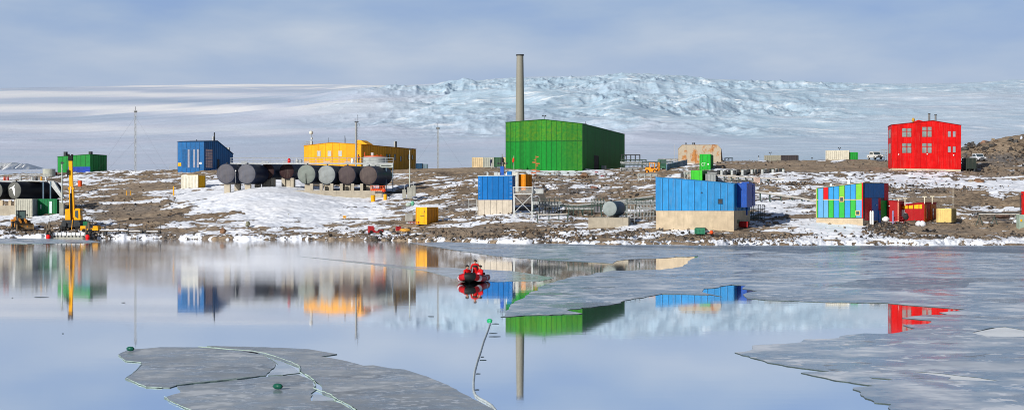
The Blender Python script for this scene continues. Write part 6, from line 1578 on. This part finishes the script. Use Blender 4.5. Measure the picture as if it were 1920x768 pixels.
scatter(100, 340, 340, 440, 350, .1, .4); scatter(820, 1100, 340, 440, 500, .1, .38); scatter(1420, 1900, 300, 440, 700, .1, .4); scatter(-20, 200, 425, 446, 260, .12, .5)
scatter(1806, 1935, 264, 282, 70, .35, 1.1); scatter(1806, 1935, 275, 300, 80, .2, .7)
tag(mb.build('loose_stones', [rock_mat('stone_brown', (.13, .09, .06)), rock_mat('stone_grey', (.08, .075, .07)), rock_mat('stone_dark', (.035, .03, .028)), rock_mat('stone_tan', (.22, .17, .12))], fix=False), kind='stuff')
# pale ice cliff on the far left skyline
D = 560; b = MB(); rnd2 = random.Random(3); n = 60; prof = []
for i in range(n+1):
    p_ = -40+112*i/n; top = 306+((p_-20)/45)**2*6+rnd2.uniform(-1, 1)+(6 if p_ > 55 else 0)
    prof.append((X(p_, D), D+rnd2.uniform(-4, 4), Z(max(302, min(top, 322)), D)))
vs = []; fs = []
for k, (f_, dz) in enumerate(((0, 0), (-6, .35), (-11, .7), (-20, 1.0))):
    for (x_, y_, z_) in prof: zb_ = Z(328, D); vs.append((x_+rnd2.uniform(-1, 1)*k*.7, y_+f_*(1+rnd2.uniform(-.2, .2)), z_+(zb_-z_)*dz+rnd2.uniform(-.5, .5)))
for (x_, y_, z_) in prof: vs.append((x_, y_+60, Z(326, D)))
for k in range(3):
    for i in range(n): a = k*(n+1)+i; fs.append((a, a+1, a+n+2, a+n+1))
for i in range(n): a = i; c_ = 4*(n+1)+i; fs.append((a, a+1, c_+1, c_))
b.add(vs, fs); tag(b.build('ice_cliff', paint('cliff_ice', (.90, .92, .92), .7, .05, .12, streak=.08, dirt=(.35, .5, .55)), None), 'broken white ice cliff on the far left skyline', 'ice cliff')

# ================================================================== people
SKIN = paint('skin', (.42, .24, .16), .6, .05, streak=0)
def person(label, loc, rz, J, cols, group=None, scale=1., bulk=1.15, hatc=(.02, .02, .02), hood=False):
    """one skinned body from joints; cols = torso, legs, gloves, boots, chest band"""
    N = []; E = []; idx = {}
    def v(k, p, r, par=None, lab='torso'):
        idx[k] = len(N); N.append((Vector(p), r, lab))
        if par is not None: E.append((idx[par], idx[k]))
    v('pelvis', J['pelvis'], .155, None, 'legs'); v('waist', (Vector(J['pelvis'])*.55+Vector(J['chest'])*.45), .15, 'pelvis')
    v('chest', J['chest'], .18, 'waist', 'band'); v('up', Vector(J['chest'])+Vector((0, .0, .13)), .15, 'chest')
    v('neck', J['neck'], .065, 'up', 'torso'); hd = Vector(J['head']); v('jaw', hd+Vector((0, -.01, -.07)), .075, 'neck', 'head'); v('skull', hd+Vector((0, .01, .03)), .1, 'jaw', 'head'); v('crown', hd+Vector((0, .015, .09)), .075, 'skull', 'head')
    v('nose', hd+Vector((0, -.12, -.01)), .018, 'skull', 'head')
    for s, t_ in (('l', -1), ('r', 1)):
        sh = Vector(J['chest'])+Vector((.19*t_, 0, .12)); v('sh'+s, sh, .085, 'up'); v('el'+s, J['el'+s], .062, 'sh'+s); v('wr'+s, J['wr'+s], .042, 'el'+s)
        d = (Vector(J['wr'+s])-Vector(J['el'+s])).normalized(); pm = Vector(J['wr'+s])+d*.06; v('pm'+s, pm, .036, 'wr'+s, 'hand')
        sd = d.cross(Vector((0, 1, .2))).normalized(); fw = sd.cross(d).normalized()
        for k, (o, l_) in enumerate(((-.03, .07), (-.01, .08), (.01, .075), (.03, .06))):
            v('f%d%s' % (k, s), pm+sd*o+d*(.02+l_*.5), .0105, 'pm'+s, 'hand'); v('g%d%s' % (k, s), pm+sd*o+d*(.02+l_*.8)+fw*.025, .009, 'f%d%s' % (k, s), 'hand')
        v('t0'+s, Vector(J['wr'+s])+d*.04-sd*.045, .012, 'pm'+s, 'hand'); v('t1'+s, Vector(J['wr'+s])+d*.08-sd*.055+fw*.02, .01, 't0'+s, 'hand')
        hp = Vector(J['pelvis'])+Vector((.1*t_, 0, -.05)); v('hp'+s, hp, .115, 'pelvis', 'legs'); v('kn'+s, J['kn'+s], .075, 'hp'+s, 'legs'); v('an'+s, J['an'+s], .055, 'kn'+s, 'boot')
        v('to'+s, Vector(J['an'+s])+Vector((0, -.17, -.05)), .045, 'an'+s, 'boot')
    me = bpy.data.meshes.new('p'); me.from_pydata([n[0] for n in N], E, []); o = bpy.data.objects.new('p', me); COL.objects.link(o)
    sk = o.modifiers.new('s', 'SKIN'); sk.use_smooth_shade = True
    for i, n in enumerate(N): me.skin_vertices[0].data[i].radius = (n[1], n[1]); me.skin_vertices[0].data[i].use_root = (i == 0)
    sb = o.modifiers.new('d', 'SUBSURF'); sb.levels = sb.render_levels = 1
    dg = bpy.context.evaluated_depsgraph_get(); ev = o.evaluated_get(dg); nm = bpy.data.meshes.new_from_object(ev); bpy.data.objects.remove(o)
    nm.name = 'person'; nm.materials.clear(); mats = [cols[0], cols[1], cols[2], cols[3], SKIN, cols[4]]
    for m in mats: nm.materials.append(m)
    li = {'torso': 0, 'legs': 1, 'hand': 2, 'boot': 3, 'head': 4, 'band': 5}
    for p in nm.polygons:
        c = p.center; k = min(range(len(N)), key=lambda i: (N[i][0]-c).length-N[i][1]*.6); p.material_index = li[N[k][2]]; p.use_smooth = True
    o = bpy.data.objects.new('person', nm); COL.objects.link(o); o.location = loc; o.rotation_euler = (0, 0, rz); o.scale = (scale*bulk, scale*bulk, scale); tag(o, label, 'person', group)
    mb = MB(); mb.ball((hd.x, hd.y+.025, hd.z+.05), .125, 0, 16, 10, (.95, 1, .95)); mb.v = [(a, min(b_, hd.y+.2) if c > hd.z+.03 else max(b_, hd.y+.0), max(c, hd.z-.1 if hood else hd.z+.0)) for a, b_, c in mb.v]
    mb.build('hood' if hood else 'hat', paint('headwear', hatc, .8, .1, streak=0), o, True)
    mb = MB()
    for t_ in (-1, 1): mb.ball((hd.x+.035*t_, hd.y-.088, hd.z+.02), .013, 0, 8, 6)
    mb.build('eyes', BLACK, o, True)
    return o
SUIT = paint('survival_suit_red', alb(205, 14, 20), .6, .12, 4, streak=0); SUITD = paint('suit_dark_red', alb(170, 12, 22), .6, .12, 4, streak=0)
GLV = paint('glove_black', (.02, .02, .02), .7, .1, streak=0); BND = paint('harness_black', (.02, .018, .018), .7, .1, streak=0)
STAND = dict(pelvis=(0, 0, .92), chest=(0, 0, 1.28), neck=(0, 0, 1.5), head=(0, -.02, 1.64), ell=(-.3, 0, 1.12), wrl=(-.27, -.18, .92), elr=(.3, 0, 1.12), wrr=(.26, -.2, .95),
    knl=(-.12, -.03, .5), anl=(-.13, 0, .09), knr=(.12, -.03, .5), anr=(.14, 0, .09))
SIT = dict(pelvis=(0, 0, .12), chest=(0, -.06, .48), neck=(0, -.08, .7), head=(0, -.11, .84), ell=(-.27, -.14, .33), wrl=(-.14, -.34, .26), elr=(.27, -.14, .33), wrr=(.12, -.36, .28),
    knl=(-.13, -.42, .14), anl=(-.14, -.44, -.26), knr=(.13, -.42, .14), anr=(.14, -.44, -.26))
# worker on the walkway, leaning; worker in orange at the plinth corner
W1 = dict(STAND); W1.update(chest=(.05, -.1, 1.26), neck=(.1, -.16, 1.47), head=(.12, -.2, 1.6), wrl=(-.3, -.3, 1.05), ell=(-.28, -.1, 1.05))
BLK = paint('work_black', (.025, .025, .03), .8, .1, streak=0); HV = paint('hi_vis_orange', alb(250, 80, 40), .6, .1, streak=0)
person('worker in black clothes leaning over the tank walkway railing', (X(673, 304.8), 304.8, Z(307, 304)+.14), R(-60), W1, (BLK, BLK, BLK, BLK, HV), scale=1.0)
W2 = dict(STAND); W2.update(chest=(.1, -.22, 1.2), neck=(.16, -.34, 1.38), head=(.18, -.4, 1.5), wrl=(-.1, -.5, .85), wrr=(.35, -.45, .9))
person('worker in orange jacket bending beside the yellow fuel pump', (X(720.5, 295.5), 295.5, Z(369, 295.5)), R(-35), W2, (HV, BLK, GLV, BLK, HV), scale=1.05, hatc=(.7, .2, .08))

# ================================================================== inflatable boat
D = 112.5; B0 = Vector((X(887, D), D, 0))
b = thing('inflatable_boat', 'red inflatable boat coming bow-first through the thin ice', 'boat', B0, R(-8))
TUBE = paint('boat_tube_red', alb(172, 20, 28), .4, .12, 2, streak=0); PT = paint('boat_patch_grey', (.55, .5, .52), .5, .1, streak=0); TB = paint('boat_black', (.008, .012, .012), .5, .1, streak=0)
def tubepath(s):                                                     # bow at -y, stern at +y
    pts = []
    for i in range(9): pts.append(Vector((s*(.78-.0*i), 2.2-i*.35, .27)))
    for k in range(1, 7): a = math.pi/2*k/6; pts.append(Vector((s*.78*math.cos(a), -.6-1.5*math.sin(a), (.27+.26*math.sin(a)**1.5))))
    return pts
L_ = tubepath(-1); Rt = tubepath(1)[::-1][1:]; path = L_+Rt
rad = [.24]*len(path); rad[0] = rad[-1] = .1; rad[1] = rad[-2] = .22
mb = MB(); mb.tube([path[0]+Vector((0, .35, .02))]+path+[path[-1]+Vector((0, .35, .02))], [.03]+rad+[.03], 18); mb.build('tube', TUBE, b, True)
for (s, i0, i1) in ((-1, 5, 6), (1, 5, 6), (-1, 10, 11), (1, 10, 11)):
    pp = tubepath(s); q = [pp[i0], pp[i0].lerp(pp[i1], .5), pp[i1]]; mb = MB(); mb.tube(q, .252, 18, 0, cap=False); mb.build('reinforcing_band', PT, b, True)
pp = tubepath(-1)[13:]+tubepath(1)[::-1][1:3]; mb = MB(); mb.tube([p for p in pp], .256, 18, 0, cap=False); mb.build('bow_patch', TB, b, True)
mb = MB(); mb.add([(-.6, 1.9, .1), (.6, 1.9, .1), (.62, -.7, .12), (-.62, -.7, .12), (0, -2.1, .42), (0, 1.9, -.15), (0, -.8, -.14), (0, -1.9, .25)],
    [(0, 3, 2, 1), (3, 4, 2), (0, 5, 6, 3), (1, 2, 6, 5), (3, 6, 7, 4), (2, 4, 7, 6), (0, 1, 5)]); mb.build('hull', TB, b)
mb = MB(); mb.box(-.6, 1.75, .05, .6, 1.85, .62); mb.build('transom', TB, b)
mb = MB(); mb.tube([(0, 2.05, .4), (0, 2.05, .95), (0, 2.05, 1.05)], [.14, .2, .12], 12); mb.cyl((0, 2.05, -.4), (0, 2.05, .4), .07, n=8); mb.build('outboard_motor', TB, b, True)
mb = MB(); mb.box(-.35, -.2, .15, .35, .15, .42); mb.build('seat_box', TB, b)
for s in (-1, 1):
    mb = MB(); pts = [p+Vector((s*.16, 0, .2)) for p in tubepath(s)[1:12]]; mb.tube(pts, .018, 5); mb.build('grab_line', TB, b, True)
mb = MB(); mb.tube([(0, -1.9, .7), (.15, -1.6, .75), (.1, -1.2, .62)], .03, 6); mb.ball((.25, -.9, .62), .12, 0, 10, 7); mb.build('mooring_gear', TB, b, True)
def onb(x, y, z): v = Matrix.Rotation(R(-8), 3, 'Z') @ Vector((x, y, z)); return B0+v
BG = 'people in the red inflatable boat'
ST = dict(STAND)
person('person in red survival suit standing in the middle of the boat', onb(0, .95, -.02), R(-5), ST, (SUIT, SUIT, GLV, GLV, BND), BG, scale=.9, hood=False)
person('person in red suit seated on the left side of the boat', onb(-.56, .35, .24), R(40), SIT, (SUIT, SUITD, GLV, GLV, SUIT), BG, hood=False)
person('person in red suit seated on the right side, turned inward', onb(.56, .35, .24), R(-55), SIT, (SUIT, SUITD, GLV, GLV, SUIT), BG, hood=False)
D = 112.2; b = thing('equipment_bag', 'small pink dry bag beside the standing person in the boat', 'bag', onb(.42, .2, .2))
mb = MB(); mb.tube([(0, 0, 0), (0, 0, .42), (0, 0, .5)], [.15, .17, .08], 12); mb.build('sack', paint('pink_bag', (.75, .22, .30), .6, .1, streak=0), b, True); mb = MB(); mb.cyl((-.06, 0, .5), (.06, 0, .55), .03, n=6); mb.build('tie', TB, b)

# ================================================================== buoys and hose on the water
BGn = paint('buoy_green', (.01, .09, .06), .3, .15, 3, streak=0); BG2 = paint('buoy_bright_green', (.02, .33, .13), .3, .15, 3, streak=0)
GB = 'green buoys on the ice and water'
for px, row, wpx, m, rz, lab, z in ((244.5, 657.5, 14, BGn, 80, 'dark green buoy on the tip of the left ice floe', .03), (521, 729, 18, BGn, 70, 'dark green buoy lying on the middle ice floe', .03),
        (918, 603, 10, BG2, 60, 'bright green buoy floating at the head of the hose', -.05)):
    D = (CAMH-z)*FPX/(row-HY); r = wpx*D/FPX/2; b = thing('buoy', lab, 'buoy', (X(px, D), D, z), R(rz), GB)
    mb = MB(); mb.tube([(0, -r*1.05, r*.62), (0, -r*.95, r*.62), (0, -r*.6, r*.62), (0, 0, r*.62), (0, r*.6, r*.62), (0, r*.95, r*.62), (0, r*1.05, r*.62)], [r*.1, r*.35, r*.56, r*.62, r*.56, r*.35, r*.1], 20); mb.build('float', m, b, True)
    mb = MB()
    for s in (-1, 1): mb.tube([(0, s*r*1.0, r*.62), (0, s*r*1.15, r*.66), (0, s*r*1.2, r*.6)], r*.1, 8)
    mb.build('eyelet', BLACK, b, True)
HOSE = [(919, 607), (914, 622), (907, 640), (901, 660), (895, 678), (890, 697), (888, 715), (888, 732), (892, 742), (900, 748), (912, 754), (922, 761), (928, 768), (940, 785)]
mb = MB(); pts = []
for i in range(len(HOSE)-1):
    for k in range(3):
        t_ = k/3; p = HOSE[i][0]*(1-t_)+HOSE[i+1][0]*t_; q = HOSE[i][1]*(1-t_)+HOSE[i+1][1]*t_; D = CAMH*FPX/(q-HY); pts.append((X(p, D), D, .03))
tag(mb.tube(pts, .035, 8).build('floating_hose', paint('hose_grey', (.42, .47, .48), .5, .15, 3, streak=0), None, True), 'pale grey hose trailing from the bright green buoy to the floe', 'hose')
# slivers of drifting ice beside the hose
rnd3 = random.Random(11)
for i, (p, q, w_) in enumerate(((929, 606.5, 14), (923, 624.5, 15), (927, 630.5, 24), (904, 668.5, 6), (906, 674.5, 16), (896, 700, 8), (895, 730, 10), (75, 557, 30), (232, 567, 8), (23, 558, 3), (118, 625, 3), (1128 if False else 808, 593, 12))):
    def Pp(a, c): D = CAMH*FPX/(c-HY); return (X(a, D), D, .012)
    mb = MB(); n = 8; vs = []
    for k in range(n): a = 2*math.pi*k/n; vs.append(Pp(p+math.cos(a)*w_/2*(1+rnd3.uniform(-.3, .3)), q+math.sin(a)*.55*(1+rnd3.uniform(-.3, .3))))
    mb.add(vs+[(v[0], v[1], -.02) for v in vs], [tuple(range(n))]+[(k, (k+1) % n, n+(k+1) % n, n+k) for k in range(n)])
    tag(mb.build('ice_sliver', paint('dark_sliver', (.03, .05, .06), .5, .2, streak=0)), 'thin dark sliver of ice drifting on the open water', 'ice sliver', 'slivers of drifting ice')
